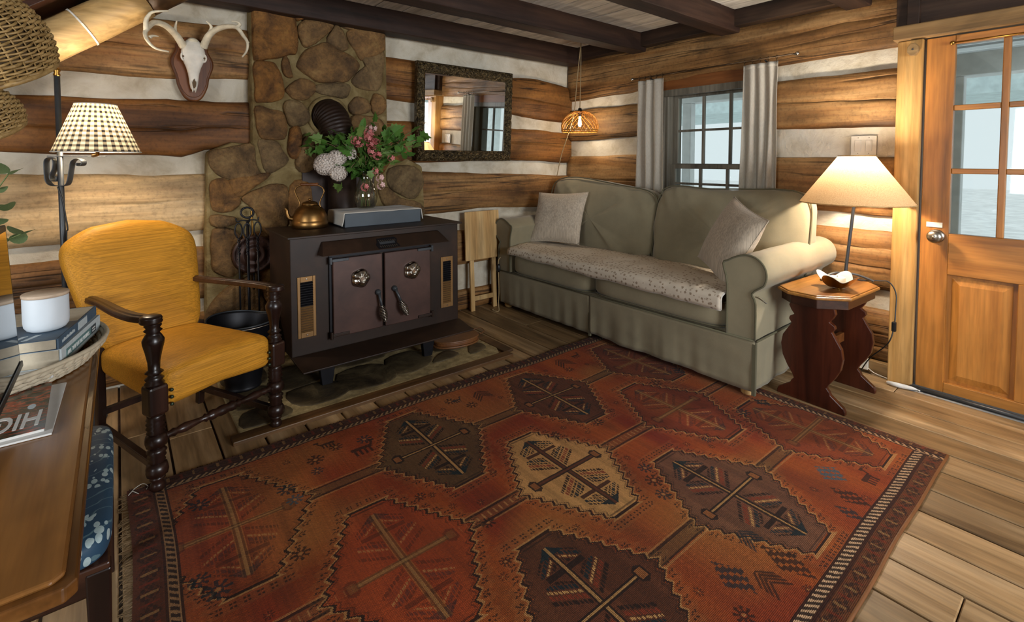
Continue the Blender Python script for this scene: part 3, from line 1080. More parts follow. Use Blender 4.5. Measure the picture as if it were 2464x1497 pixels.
kn = MB().lathe([(.0, -.0), (.036, .0), (.036, -.006), (.03, -.012), (.014, -.016), (.013, -.03), (.028, -.036), (.034, -.048), (.030, -.060), (.016, -.066), (.0, -.067)], 28, (x0, .618, .868), 'X', cap=False).build('knob', 'nickel', dr, smooth=True)
MB().lathe([(.0, -.0675), (.009, -.0675), (.009, -.07), (0, -.07)], 16, (x0, .618, .868), 'X').build('lock_button', 'chrome', kn, smooth=True)
MB().box((x0 - .004, .595, .915), (x0, .662, .942)).build('strike_label', 'white_plastic', dr, bevel=.001)
rod = MB().tube([(x0 - .02, y1 - .112, 1.895), (x0 - .02, y0 + .1, 1.895)], .0045, 10).build('sash_rod', 'brass', dr, smooth=True)
MB().tube([(x0, y1 - .108, 1.895), (x0 - .028, y1 - .108, 1.895)], .006, 8).lathe([(0, -.03), (.009, -.028), (.011, -.02), (.009, -.012), (0, -.01)], 12, (x0, y1 - .108, 1.895), 'X').build('rod_bracket', 'brass', rod, smooth=True)
# door stop, posts
st_ = struct(MB().box((3.438, DY1 + .004, 0), (3.60, .812, 1.942)).build('trim_4', 'stud_wood', bevel=.006), 'rough-sawn post between the door and the log wall')
kt = MB().prism([(.031 * math.cos(a_) * .85, .031 * math.sin(a_) * 1.15) for a_ in [R(22.5 + 45 * k) for k in range(8)]], 0, .03, 'YZ').map(lambda p: (3.405 + p.x, .738 + p.y, 1.885 + p.z)).build('turn_button', 'header_wood', st_, bevel=.002)
MB().lathe([(0, 0), (.005, 0), (.004, -.003), (0, -.004)], 10, (3.405, .738, 1.885), 'X').build('screw', 'iron_grey', kt)
MB().box((3.44, -.26, 0), (3.60, DY0 - .004, 1.942)).build('door_post', 'stud_wood', st_, bevel=.006)
hd = struct(MB().box((3.40, -.32, 1.944), (3.60, .828, 2.022)).build('trim_5', 'header_wood', bevel=.006), 'weathered header timber above the door')
MB().box((3.47, -.32, 2.024), (3.56, .83, 2.34)).build('header_board', 'plate_dark', hd, bevel=.003)
MB().box((3.435, .72, 2.024), (3.47, .775, 2.35)).build('header_stud', 'plate_dark', hd, bevel=.003)
th = struct(MB().prism([(3.40, .0), (3.62, .0), (3.62, .022), (3.47, .022), (3.44, .018), (3.405, .006)], DY0 - .02, .705, 'XZ').build('trim_6', 'alu', bevel=.002), 'grey metal door threshold with ribbed edge')
for k in range(4):
    MB().box((3.425 + k * .008, DY0 - .02, .006 + .003 * k), (3.428 + k * .008, .704, .016 + .0025 * k)).build('rib', 'alu', th)
MB().tube([(3.418, DY0 - .02, .016), (3.418, .702, .016)], .011, 10).build('rubber_seal', 'iron_grey', th, smooth=True)

# ---- porch outside
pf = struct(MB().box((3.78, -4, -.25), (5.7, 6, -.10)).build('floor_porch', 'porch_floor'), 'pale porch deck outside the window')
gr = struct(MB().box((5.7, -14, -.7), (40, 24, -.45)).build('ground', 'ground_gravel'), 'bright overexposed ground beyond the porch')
pr = thing('porch_roof', 'pale blue-grey porch roof with posts outside the window and door', 'porch', (0, 0, 0))
for k in range(12):
    xa = 3.78 + k * .17
    za = 2.36 - (xa - 3.78) * .12
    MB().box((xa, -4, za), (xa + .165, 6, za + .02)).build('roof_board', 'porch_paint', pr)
for yy in (3.16, .84, -1.6, 5.4):
    MB().box((5.12, yy - .055, -.10), (5.22, yy + .055, 1.93)).build('post', 'porch_paint', pr, bevel=.008)
MB().box((5.10, -4, 1.93), (5.30, 6, 2.10)).build('porch_beam', 'porch_paint', pr, bevel=.008)
for k in range(8):
    yy = -3.6 + k * 1.2
    MB().box((3.78, yy, 2.20), (5.5, yy + .06, 2.30)).build('rafter', 'porch_teal', pr)
sh = thing('shed', 'pale teal eave of an outbuilding seen through the window', 'building', (9.0, 3.0, -.45))
MB().box((0, -9, 2.62), (2.5, 4.5, 2.92)).build('eave', 'porch_teal', sh)
MB().box((.4, -9, 2.92), (2.5, 4.5, 3.0)).build('roof_edge', 'porch_paint', sh)
for yy in (-8.8, 4.0):
    MB().box((.1, yy, 0), (.4, yy + .3, 2.62)).build('post', 'porch_paint', sh)


def porch_chair(loc, rz, label):
    t = thing('porch_chair', label, 'chair', loc, rz, 'chairs on the porch')
    for k in range(5):
        MB().box((-.25 + k * .1, .0, .38), (-.16 + k * .1, .5, .40)).build('seat_slat', 'chair_blue', t, bevel=.003)
    mb = MB()
    for k in range(3):
        xa = -.21 + k * .15
        h = 1.16 if k == 1 else 1.10
        MB().add([(xa, .46, .40), (xa + .125, .46, .40), (xa + .105, .68, h), (xa + .02, .68, h), (xa, .485, .40), (xa + .125, .485, .40), (xa + .105, .705, h), (xa + .02, .705, h)],
                 [(0, 1, 2, 3), (4, 5, 6, 7), (0, 1, 5, 4), (1, 2, 6, 5), (2, 3, 7, 6), (3, 0, 4, 7)]).build('back_slat', 'chair_blue', t, bevel=.003)
    for s in (-1, 1):
        MB().box((s * .29 - .05, -.02, .60), (s * .29 + .05, .58, .625)).build('arm', 'chair_blue', t, bevel=.004)
        MB().box((s * .29 - .025, .0, 0), (s * .29 + .025, .05, .60)).build('leg', 'chair_blue', t, bevel=.003)
        MB().box((s * .29 - .025, .48, 0), (s * .29 + .025, .53, .60)).build('leg', 'chair_blue', t, bevel=.003)
    return t


porch_chair((4.55, 3.16, -.10), R(8), 'blue-grey slatted porch chair left of the window muntin')
porch_chair((4.50, 2.40, -.10), R(-12), 'blue-grey slatted porch chair seen through the middle lower pane')

# ================================================================== RUG
def make_rug():
    X0, X1, Y0, Y1 = 0.0, 2.755, .432, 2.345
    ST = .0036
    nx, ny = int((X1 - X0) / ST), int((Y1 - Y0) / ST)
    gx = X0 + (np.arange(nx) + .5) * (X1 - X0) / nx
    gy = Y0 + (np.arange(ny) + .5) * (Y1 - Y0) / ny
    GX, GY = np.meshgrid(gx, gy, indexing='ij')
    rs = np.random.RandomState(7)

    def smooth(sx, sy):
        ax, ay = int((X1 - X0) / sx) + 3, int((Y1 - Y0) / sy) + 3
        a = rs.rand(ax, ay)
        u, w = (GX - X0) / sx, (GY - Y0) / sy
        i, j = u.astype(int), w.astype(int)
        fu, fw = u - i, w - j
        fu, fw = fu * fu * (3 - 2 * fu), fw * fw * (3 - 2 * fw)
        return (a[i, j] * (1 - fu) + a[i + 1, j] * fu) * (1 - fw) + (a[i, j + 1] * (1 - fu) + a[i + 1, j + 1] * fu) * fw

    def c(h):
        return np.array(srgb(h)[:3])
    ORG, RED, BRN, DRK, CRM, NAV, TAN, OLV = c('8a4116'), c('6c2310'), c('4e2e1b'), c('22130c'), c('a57a48'), c('141f22'), c('8d5a2a'), c('503a21')
    img = np.zeros((nx, ny, 3))
    n1, n2 = smooth(.09, .5), smooth(.25, .3)
    t_ = np.clip(n1 * .9 + n2 * .7 - .3, 0, 1)[..., None]
    img[:] = ORG * (1 - t_) + RED * t_
    bl = np.clip((smooth(.05, .35) * .6 + smooth(.12, .12) * .6 - .62) * 3., 0, 1)[..., None]
    img[:] = img * (1 - bl * .36) + c('3c1e10') * bl * .36
    li = np.clip((smooth(.22, .25) - .55) * 2.6, 0, 1)[..., None]
    img[:] = img * (1 - li * .65) + TAN * li * .65

    def put(mask, col, a=1.):
        m = mask.astype(float)[..., None] * a
        img[:] = img * (1 - m) + np.asarray(col) * m

    def tri(x):
        return np.abs((x % 1.) * 2 - 1)
    R1 = [(.283, 1.885), (1.06, 1.885), (1.80, 1.885), (2.52, 1.885)]
    R3 = [(.283, .885), (1.05, .885), (1.79, .885), (2.50, .885)]
    R2 = [(.68, 1.385), (1.405, 1.385), (2.195, 1.385)]
    fills = {}
    for k, p in enumerate(R1):
        fills[p] = [(c('7c3d1d'), .35), (OLV, 1), (c('4c2a18'), 1), (c('4f2615'), .8)][k]
    for k, p in enumerate(R3):
        fills[p] = [(c('74391c'), .4), (c('472818'), 1), (c('5d3d2b'), 1), (c('6a2f16'), .7)][k]
    for k, p in enumerate(R2):
        fills[p] = [(c('8a361a'), .55), (CRM, 1), (c('6b2c14'), .8)][k]
    E, FLAT = {}, {}
    for p in R1 + R2 + R3:
        dx, dy = np.abs(GX - p[0]), np.abs(GY - p[1])
        big = 1.0 if p != R2[1] else .98
        hy, hx, fx = .305 * big, .25 * big, .07
        lim = hx - (hx - fx) * np.clip(dy / hy, 0, 1) + .022 * tri(dy / .040) - .011
        e = np.minimum(lim - dx, hy - dy)
        E[p] = e
        FLAT[p] = (hy - dy) < (lim - dx)
    # bands joining the medallions of a row
    for row in (R1, R3, R2):
        w = .024
        d = np.abs(GY - row[0][1])
        lo, hi = row[0][0], row[-1][0]
        outside = np.ones_like(GX, bool)
        for q_ in E.values():
            outside &= q_ < 0
        inb = outside & (d < w) & (GX > .12) & (GX < 2.66)
        put(inb, OLV if row is not R2 else c('6a3a1e'), .7)
        put(outside & (np.abs(d - w) < .005) & (GX > .12) & (GX < 2.66), DRK, .85)
        put(outside & (np.abs(d - w - .010) < .004) & (GX > .12) & (GX < 2.66), CRM, .35)
        if row is R2:
            q = (np.abs(tri(GX / .05) - .5) < .12) & (d < .012)
            put(q, CRM, .5)
    for p in R1 + R2 + R3:
        e = E[p]
        col, a = fills[p]
        ring = (e > -.026) & (e <= 0)
        put((e > -.055) & (e <= -.012), CRM, .07)
        put((e > -.013) & (e <= -.004), CRM, .62)
        put((e > -.005) & (e <= .005), DRK, .95)
        inner = e > .006
        put(inner, col, .9 * a)
        put((e > .013) & (e < .0185), DRK, .6 if a > .5 else .3)
        var = (smooth(.03, .4) - .5)[..., None] * .5
        img[:] = np.where(inner[..., None], img * (1 + var), img)
        # little hooked crosses around the outline
        pq = (np.where(FLAT[p], (GX - p[0]) / .036, (GY - p[1]) / .040) % 1. - .5) * .040
        qq = e + .034
        put((np.abs(np.abs(pq) - .0068) < .0038) & (np.abs(np.abs(qq) - .0062) < .0036), DRK, .85)
        # inner figures
        dx, dy = GX - p[0], GY - p[1]
        ax, ay = np.abs(dx), np.abs(dy)
        cream = p == R2[1]
        lt = CRM if not cream else DRK
        dk = DRK
        st = .95 if a > .9 else .5
        if a < .9:
            put((ax < .016) & (ay < .255) & inner, c('94602f'), .5)
            put((ay < .014) & (ax < .17) & inner, c('94602f'), .5)
        put((ax < .013) & (ay < .255) & inner, dk, st)
        put((ax < .005) & (ay < .255) & inner, lt if not cream else c('5b2f1c'), st * .8)
        put((ay < .011) & (ax < .155) & inner, dk, st)
        put((ay < .004) & (ax < .155) & inner, lt if not cream else c('5b2f1c'), st * .8)
        put((np.abs(ay - .155) < .010) & (ax < .078) & (ax > .006) & inner, dk if not cream else c('3a1d12'), st)
        # end blocks of the short arm
        bl = (ax > .150) & (ax < .192) & (ay < .034 - np.abs(ax - .17) * .6)
        put(bl & inner, DRK, st)
        put(bl & (ax > .158) & (ax < .184) & (ay < .018) & inner, c('7c4a26'), st)
        # slanting combs
        for s0, cc, w_ in ((.030, dk, .008), (.052, c('6d2c18') if not cream else c('74321c'), .009), (.072, lt if not cream else dk, .005), (.092, NAV, .009), (.110, dk, .006)):
            q = np.abs(ay - .62 * ax - s0 + .012)
            rngm = (ax > .018) & (ax < .018 + (.105 - s0 * .25)) & (ay < .14)
            tooth = (np.abs((ax / .010) % 1. - .5) < .36)
            put((q < w_) & rngm & inner & tooth, cc, st)
        for s0, cc, w_ in ((.170, dk, .007), (.188, lt, .004), (.206, NAV, .008), (.226, dk, .005)):
            q = np.abs(ay + .75 * ax - s0 - .03)
            rngm = (ax > .015) & (ax < .085) & (ay > .172)
            tooth = (np.abs((ax / .010) % 1. - .5) < .36)
            put((q < w_) & rngm & inner & tooth, cc, st)
        if True:
            tp = (ay > .222) & (ay < .262) & (ax < (.262 - ay) * 1.1 + .004) & (ax > .006)
            put(tp & inner, NAV, st)

    # rosettes and small beasts in the open field
    def rosette(x, y, r, col, a=.85):
        dx, dy = GX - x, GY - y
        rr = np.hypot(dx, dy)
        an = np.arctan2(dy, dx)
        m = (rr < r * (.72 + .28 * np.sign(np.cos(an * 8)))) & (rr > r * .28)
        put(m, col, a)
        put(rr < r * .2, CRM, .6 * a)

    def beast(x, y, s, col, fx=1):
        dx, dy = (GX - x) * fx / s, (GY - y) / s
        m = (np.abs(dy) < .12) & (np.abs(dx) < .5)
        for k in (-.36, -.12, .12, .36):
            m |= (np.abs(dx - k) < .06) & (dy < 0) & (dy > -.55)
        m |= (np.abs(dx - .5 - dy * .4) < .07) & (dy > 0) & (dy < .5)
        m |= (np.abs(dy - .45) < .07) & (dx > .5) & (dx < .85)
        put(m, col, .85)

    def diamond(x, y, rx, ry, col):
        dx, dy = np.abs(GX - x) / rx, np.abs(GY - y) / ry
        e_ = dx + dy
        ck = (np.floor(GX / .013) + np.floor(GY / .013)) % 3 < 1.5
        put((e_ < 1) & ck, col, .85)

    def vee(x, y, s, col):
        dx, dy = (GX - x) / s, (GY - y) / s
        for k in (0, .22, .44, .66):
            put((np.abs(np.abs(dx) + dy - k) < .07) & (np.abs(dx) < .55) & (np.abs(dy) < .6), col, .8)
    for x, y, r_, cc in ((.62, 2.10, .035, DRK), (.72, 2.14, .03, DRK), (.60, 2.02, .025, NAV), (.84, 2.12, .035, NAV), (1.40, 2.07, .03, DRK), (1.33, 2.17, .03, DRK), (2.10, 2.06, .03, DRK), (.58, .66, .03, NAV),
                         (.14 + .06, 2.08, .035, NAV), (.20, 1.63, .04, NAV), (.16, 1.70, .03, NAV), (.47, 1.98, .035, NAV), (.48, 1.90, .03, c('32434a')), (.43, 1.62, .03, DRK), (1.62, 1.12, .035, DRK), (1.66, 1.19, .03, NAV), (1.58, 1.05, .03, NAV), (1.78, 1.55, .03, DRK), (1.55, 1.60, .025, DRK), (2.42, 1.15, .035, NAV), (2.36, 1.62, .035, DRK),
                         (.98, 1.35, .025, DRK), (.92, 1.18, .02, DRK), (.86, 1.62, .022, DRK), (2.05, 1.14, .02, NAV), (1.33, .62, .03, DRK)):
        rosette(x, y, r_, cc)
    for x, y in ((.90, 1.60), (.93, 1.50), (1.02, 1.45), (.45, 1.18), (.52, 1.10), (.88, 1.14), (1.16, 1.56), (1.62, 1.62), (1.68, 1.52), (1.20, 1.14), (1.66, 1.28), (1.92, 1.58), (2.00, 1.62), (2.10, 1.68), (2.36, 1.10), (2.44, 1.20), (2.02, 1.10), (1.95, 1.18), (.36, 2.16), (.20, 2.20), (.52, 2.16), (1.26, 2.12), (1.56, 2.04), (1.98, 2.14), (2.24, 2.04), (1.30, .74), (1.36, .56), (1.56, .54), (2.06, .70), (2.16, .56), (2.36, .68), (.30, 1.45), (.36, 1.36), (.30, 1.28), (.55, .60), (.80, .70)):
        rosette(x, y, .016, DRK, .7)
    beast(.80, 2.06, .09, DRK)
    beast(.70, 2.19, .06, DRK, -1)
    vee(1.50, 2.12, .09, DRK)
    vee(2.14, 2.15, .10, DRK)
    beast(1.36, 2.16, .05, NAV)
    beast(2.28, 2.18, .06, DRK)
    diamond(1.43, .70, .05, .075, NAV)
    diamond(1.62, .62, .05, .085, DRK)
    vee(1.50, .62, .08, DRK)
    vee(1.62, .74, .07, NAV)
    diamond(2.22, .70, .06, .06, c('2c4a55'))
    diamond(2.12, .60, .045, .07, DRK)
    beast(2.30, .60, .07, DRK)
    diamond(2.02, .57, .03, .05, NAV)
    beast(.70, .62, .08, DRK)
    vee(.60, .72, .08, DRK)
    for y in (1.14, 1.63):
        diamond(2.60, y, .04, .05, NAV)
    # borders
    def border(d, s, wo, ws, light, dark):
        """d distance from the edge, s coordinate along it"""
        put(d < wo + ws + .014, DRK, .9)
        put((d > wo + .006) & (d < wo + ws + .006), light, .95)
        bar = (((s + d * .9) / .026) % 1.) < .55
        put((d > wo + .008) & (d < wo + ws + .004) & bar, DRK, .95)
        oz = d < wo - .004
        put(oz, dark, .85)
        k = np.abs(((s / .085) % 1.) - .5)
        mo = (np.abs(d - wo * .5) < wo * .42 * (1 - k * 1.7)) & (np.abs(np.sin(s * 190) + np.sin(d * 330)) > .5)
        put(mo & oz, DRK, .75)
        put((k < .06) & oz & (d > wo * .25) & (d < wo * .8), CRM, .35)
        put((k > .44) & oz & (d > wo * .2) & (d < wo * .85), RED, .5)
    border(Y1 - GY, GX, .050, .026, c('8a6a48'), c('3e2113'))
    border(GY - Y0, GX, .058, .030, c('ad8a68'), c('5a3118'))
    border(GX - X0, GY, .078, .026, c('7d5a3a'), c('4a2413'))
    border(X1 - GX, GY, .040, .022, c('a5805c'), c('5a3118'))
    nn = (rs.rand(nx, ny, 1) - .5) * .30
    rows = (rs.rand(nx, 1, 1) - .5) * .22
    img[:] = np.clip(img * (1 + nn + rows), 0, 1)
    # mesh
    vx = X0 + np.arange(nx + 1) * (X1 - X0) / nx
    vy = Y0 + np.arange(ny + 1) * (Y1 - Y0) / ny
    VX, VY = np.meshgrid(vx, vy, indexing='ij')
    wob = .006 * np.sin(VX * 5.1 + 1) + .005 * np.sin(VX * 11.7)
    edge = np.clip((VY - Y0) / (Y1 - Y0), 0, 1)
    VYw = VY + wob * (edge - .3)
    VXw = VX + .005 * np.sin(VY * 7.3) * (1 - VX / X1)
    VZ = .0115 + .0008 * np.sin(VX * 9) * np.sin(VY * 7) + (rs.rand(nx + 1, ny + 1) - .5) * .0016
    V = np.stack([VXw, VYw, VZ], -1).reshape(-1, 3)
    i, j = np.meshgrid(np.arange(nx), np.arange(ny), indexing='ij')
    a = (i * (ny + 1) + j).ravel()
    F = np.stack([a, a + ny + 1, a + ny + 2, a + 1], -1)
    # skirt down to the floor
    me = bpy.data.meshes.new('rug')
    me.vertices.add(len(V))
    me.vertices.foreach_set('co', V.ravel())
    nf = len(F)
    me.loops.add(nf * 4)
    me.loops.foreach_set('vertex_index', F.ravel().astype(np.int32))
    me.polygons.add(nf)
    me.polygons.foreach_set('loop_start', np.arange(nf, dtype=np.int32) * 4)
    me.update()
    ca = me.color_attributes.new('weave', 'FLOAT_COLOR', 'CORNER')
    colr = np.concatenate([img.reshape(-1, 3), np.ones((nf, 1))], 1)
    ca.data.foreach_set('color', np.repeat(colr, 4, 0).ravel().astype(np.float32))
    me.validate()
    t = NT('rug_wool')
    at = t.n('Attribute', attribute_name='weave')
    nb = t.noise(t.coord(), 350, 3, .7)
    wv = t.n('TexWave', Vector=t.coord(), Scale=75., bands_direction='Y')
    t.fin(at.outputs[0], .92, 0, .12, Sheen_Weight=.05)
    t.bump(t.math('ADD', nb, t.math('MULTIPLY', wv.outputs[1], .6)), .5, .003)
    me.materials.append(t.m)
    o = bpy.data.objects.new('rug', me)
    COL.objects.link(o)
    tag(o, 'worn rust-red patterned wool rug with dark hexagon medallions on the plank floor', 'rug')
    # edge binding, backing and fringe
    mb = MB()
    loop = [(X0, Y0), (X1, Y0), (X1, Y1), (X0, Y1)]
    mb.tube([(x, Y0 + .0, .006) for x in np.linspace(X0, X1, 60)], .007, 6)
    mb.tube([(X1, y, .006) for y in np.linspace(Y0, Y1, 40)], .007, 6)
    mb.map(lambda p: (p.x, p.y + (.006 * math.sin(p.x * 5.1 + 1) + .005 * math.sin(p.x * 11.7)) * ((p.y - Y0) / (Y1 - Y0) - .3), p.z))
    mb.build('binding', 'leather', o, smooth=True)
    plain('fringe_wool', '66523a', .9, 0, .1, .3, 80)
    plain('fringe_dark', '3a2418', .9, 0, .1, .3, 80)
    fr = MB()
    r2 = random.Random(3)
    for k in range(330):
        y = r2.uniform(Y0, Y1)
        L = r2.uniform(.012, .034)
        a_ = r2.uniform(-.9, .9)
        fr.tube([(.004, y, .008), (-L * .5, y + a_ * L * .4, .007), (-L, y + a_ * L, .003)], .0013, 4, cap=False)
    for k in range(90):
        y = r2.uniform(Y0, Y1)
        L = r2.uniform(.01, .028)
        a_ = r2.uniform(-.9, .9)
        fr.tube([(X1 - .002, y, .008), (X1 + L, y + a_ * L, .003)], .0016, 4, cap=False)
    f_ = fr.build('fringe', 'fringe_wool', o)
    f_['kind'] = 'stuff'
    fr = MB()
    for k in range(420):
        x = r2.uniform(X0, X1)
        yy = Y1 + (.006 * math.sin(x * 5.1 + 1) + .005 * math.sin(x * 11.7)) * .7
        L = r2.uniform(.006, .02)
        fr.tube([(x, yy - .004, .009), (x + r2.uniform(-.01, .01), yy + L, .003)], .002, 4, cap=False)
    MB().tube(catmull([(.03, 2.30, .013), (.012, 2.325, .016), (.0, 2.31, .014), (.02, 2.345, .014), (.045, 2.35, .02), (.06, 2.335, .012), (.055, 2.315, .013)], 6), .0014, 5).build('loose_thread', 'linen_towel', o, smooth=True)
    f_ = fr.build('frayed_edge', 'fringe_dark', o)
    f_['kind'] = 'stuff'
    return o


rug = make_rug()

# ================================================================== SOFA
SA = 90.7


def make_sofa():
    L = 2.19
    t = thing('sofa', 'olive-grey slipcovered sofa with rolled arms and a pleated skirt', 'sofa', (2.605, 1.18, 0), R(SA))
    # local x runs from the near arm to the far arm, local -y goes to the wall; D(depth) = -y

    def P(l, d, z):
        return (l, -d, z)
    DP = .82
    # base box
    MB().box((.02, -DP, .10), (L - .02, -.02, .33)).build('base', 'sofa_cloth', t, bevel=.02)

    # skirt: wavy sheet around front and both ends, split by pleats
    def skirt(pts, seed, name='skirt'):
        n = 90
        mb = MB()
        tot = [0.]
        for a, b in zip(pts, pts[1:]):
            tot.append(tot[-1] + (Vector(b) - Vector(a)).length)

        def fn(u, w):
            s = u * tot[-1]
            k = max(i for i in range(len(tot) - 1) if tot[i] <= s + 1e-9)
            a, b = Vector(pts[k]), Vector(pts[k + 1])
            q = a.lerp(b, (s - tot[k]) / (tot[k + 1] - tot[k]))
            dirv = (b - a).normalized()
            nrm = Vector((dirv.y, -dirv.x))
            z = lerp(.325, .046 + .014 * nz(s * 3, seed, 1), w)
            out = .012 * w + w * (.014 * nz(s * 6.5, seed, 2) + .008 * nz(s * 15, seed, 5) + .006 * nz(s * 3 + w * 4, seed * 3, 5))
            q = q + nrm * out
            return (q.x, q.y, z)
        mb.surf(n, 12, fn)
        return mb.build(name, 'sofa_cloth', t, smooth=True, solid=.006)
    skirt([(.0, .012), (1.15, .012)], 1)
    skirt([(1.158, .012), (L, .012)], 2)
    skirt([(0.0, -DP), (0.0, .0)], 3)
    skirt([(L, .0), (L, -DP)], 4)
    # dark pleat inserts at the corner and in the middle
    MB().box((-.004, -.004, .03), (.014, .014, .32)).build('pleat', 'sofa_piping', t)
    MB().box((1.146, -.006, .03), (1.162, .010, .32)).build('pleat', 'sofa_piping', t)
    pp = MB()
    pp.tube([P(.0, -.018, .327), P(L, -.018, .327)], .005, 8)
    pp.tube([P(-.012, -.018, .327), P(-.012, DP, .327)], .005, 8)
    pp.build('skirt_piping', 'sofa_piping', t, smooth=True)

    # rolled arms
    def arm(l0, s, name='arm'):
        # cross section in (l, z), s=-1 roll leans to the near side
        prof = []
        w = .155
        r = .098
        cx_, cz = (0.01 if s < 0 else L - .01), .678
        pts = []
        inner = (w if s < 0 else L - w)
        outer = (0.0 if s < 0 else L)
        pts.append((inner, .33))
        pts.append((inner, .60))
        for a in np.linspace(20, 215, 15):
            aa = R(a)
            x = cx_ + (-s) * math.cos(aa) * (r + (.045 if a < 70 else 0) * (70 - a) / 50) + (.035 if s < 0 else -.035)
            pts.append((x, cz + math.sin(aa) * r))
        pts.append((outer + (.02 if s < 0 else -.02), .575))
        pts.append((outer, .52))
        pts.append((outer, .33))
        mb = MB()
        n = 16

        def fn(u, w_):
            k = w_ * (len(pts) - 1)
            i = min(int(k + 1e-6), len(pts) - 2)
            a, b = pts[i], pts[i + 1]
            x, z = lerp(a[0], b[0], k - i), lerp(a[1], b[1], k - i)
            d = lerp(-.012, DP + .04, u)
            # rolls drop a little towards the back and pillow at the front
            z2 = z + (.02 * u if z > .55 else 0) + .004 * nz(u * 9, w_ * 6, s)
            return P(x + .004 * nz(u * 7, w_ * 5, s + 4) + (-.045 * u if s < 0 and z > .55 else 0), d, z2)
        mb.surf(n, len(pts), fn)
        mb.add([P(p[0], -.012, p[1]) for p in pts], [tuple(range(len(pts)))])
        mb.add([P(p[0] - (.045 if s < 0 and p[1] > .55 else 0), DP + .04, p[1] + (.02 if p[1] > .55 else 0)) for p in pts], [tuple(reversed(range(len(pts))))])
        o = mb.build(name, 'sofa_cloth', t, smooth=False, bevel=.01)
        o.data.polygons.foreach_set('use_smooth', [len(p.vertices) == 4 for p in o.data.polygons])
        # piping around the scroll and down the front
        q = MB().tube(catmull([P(p[0] - s * 0 , -.016, p[1]) for p in pts], 3), .0055, 8)
        q.build('arm_piping', 'sofa_piping', o, smooth=True)
        # gathered dart on the side
        x_ = outer + (.004 if s > 0 else -.004)
        q = MB()
        for k in range(3):
            q.tube([P(x_ + s * .002, .0 + .004 * k, .56), P(x_ - s * .0, .05 + .03 * k, .545 - .02 * k)], .003, 6)
        q.build('fold', 'sofa_cloth', o, smooth=True)
        return o
    arm(0, -1)
    arm(L, 1)

    # seat cushions
    def cushion(l0, l1, d0, d1, z0, z1, name, m='sofa_cloth', puff=.03, seed=0, par=None):
        mb = MB()
        n = 26
        N = 16

        def sgnpow(x, p):
            return math.copysign(abs(x) ** p, x)

        def fn(u, w):
            a = 2 * PI * u
            b = PI * (w - .5)
            cb = abs(math.cos(b)) ** .22
            x = sgnpow(math.cos(a), .28) * cb
            y = sgnpow(math.sin(a), .28) * cb
            z = sgnpow(math.sin(b), .42)
            edge = max(abs(x), abs(y))
            z *= 1 + puff * (1 - edge ** 2) / ((z1 - z0) / 2)
            l = lerp(l0, l1, (x + 1) / 2)
            d = lerp(d0, d1, (y + 1) / 2)
            zz = lerp(z0, z1, (z + 1) / 2) + .008 * nz(l * 7, d * 7, seed)
            return P(l, d, zz)
        mb.surf(48, 18, fn, cu=True)
        o = mb.build(name, m, t if par is None else par, smooth=True)
        q = MB()
        for zz, e in ((z1 - .012, 0), (z0 + .014, 0)):
            q.tube([P(lerp(l0, l1, (sgnpow(math.cos(a), .28) + 1) / 2), lerp(d0, d1, (sgnpow(math.sin(a), .28) + 1) / 2), zz) for a in np.linspace(0, 2 * PI, 64)[:-1]], .0045, 6, closed=True)
        q.build('cushion_piping', 'sofa_piping', o, smooth=True)
        return o
    cushion(.160, 1.148, -.028, .60, .335, .498, 'seat_cushion', seed=1)
    cushion(1.152, L - .16, -.028, .60, .325, .500, 'seat_cushion', seed=2)
    # back frame
    mb = MB()
    mb.surf(40, 9, lambda u, w: P(lerp(.06, L - .06, u), DP - .10 + .07 * math.sin(w * PI) * -.0 + (.10 * w * w * 0), lerp(.33, .93, w)))
    MB().box((.04, -DP, .30), (L - .04, -(DP - .15), .95)).build('back_frame', 'sofa_cloth', t, bevel=.05, seg=4)

    # two loose back cushions, leaning, with slumped tops
    def back_cushion(l0, l1, seed, dip):
        mb = MB()

        def sgnpow(x, p):
            return math.copysign(abs(x) ** p, x)

        def fn(u, w):
            a = 2 * PI * u
            b = PI * (w - .5)
            cb = abs(math.cos(b)) ** .30
            x = sgnpow(math.cos(a), .34) * cb
            z = sgnpow(math.sin(a), .34) * cb
            y = sgnpow(math.sin(b), .55)
            l = lerp(l0, l1, (x + 1) / 2)
            s_ = (x + 1) / 2
            ztop = 1.10 - dip(s_)
            zz = lerp(.47, ztop, (z + 1) / 2)
            th = .115 * (1 + .25 * (1 - max(abs(x), abs(z)) ** 2))
            d = .595 + (zz - .47) * .20 + th * (y) * (1 - .38 * max(0, z))
            wr = .014 * nz(l * 6 + zz * 5, zz * 3, seed) + .021 * nz((l - zz * .6) * 11, zz * 2.5, seed + 3) + .005 * nz((l + zz) * 26, zz * 6, seed)
            return P(l + wr * .3, d - wr * (1 if y < 0 else -.3), zz + .006 * nz(l * 20, d * 9, seed))
        mb.surf(72, 28, fn, cu=True)
        o = mb.build('back_cushion', 'sofa_cloth', t, smooth=True)
        q = MB()
        path = []
        for a in np.linspace(0, 2 * PI, 90)[:-1]:
            x, z = sgnpow(math.cos(a), .34), sgnpow(math.sin(a), .34)
            s_ = (x + 1) / 2
            zz = lerp(.47, 1.10 - dip(s_), (z + 1) / 2)
            l = lerp(l0, l1, s_)
            path.append(P(l, .595 + (zz - .47) * .20 - .055, zz + .003 + .004 * nz(l * 30, 0, seed)))
        q.tube(path, .005, 6, closed=True)
        q.build('cushion_piping', 'sofa_piping', o, smooth=True)
        return o
    back_cushion(-.035, 1.045, 11, lambda s: .0 + .035 * math.sin(s * PI) ** 2 * (.3 + s) + (.02 if s > .97 else 0))
    back_cushion(1.035, L + .02, 23, lambda s: .045 - .075 * s + .012 * math.sin(s * 7))
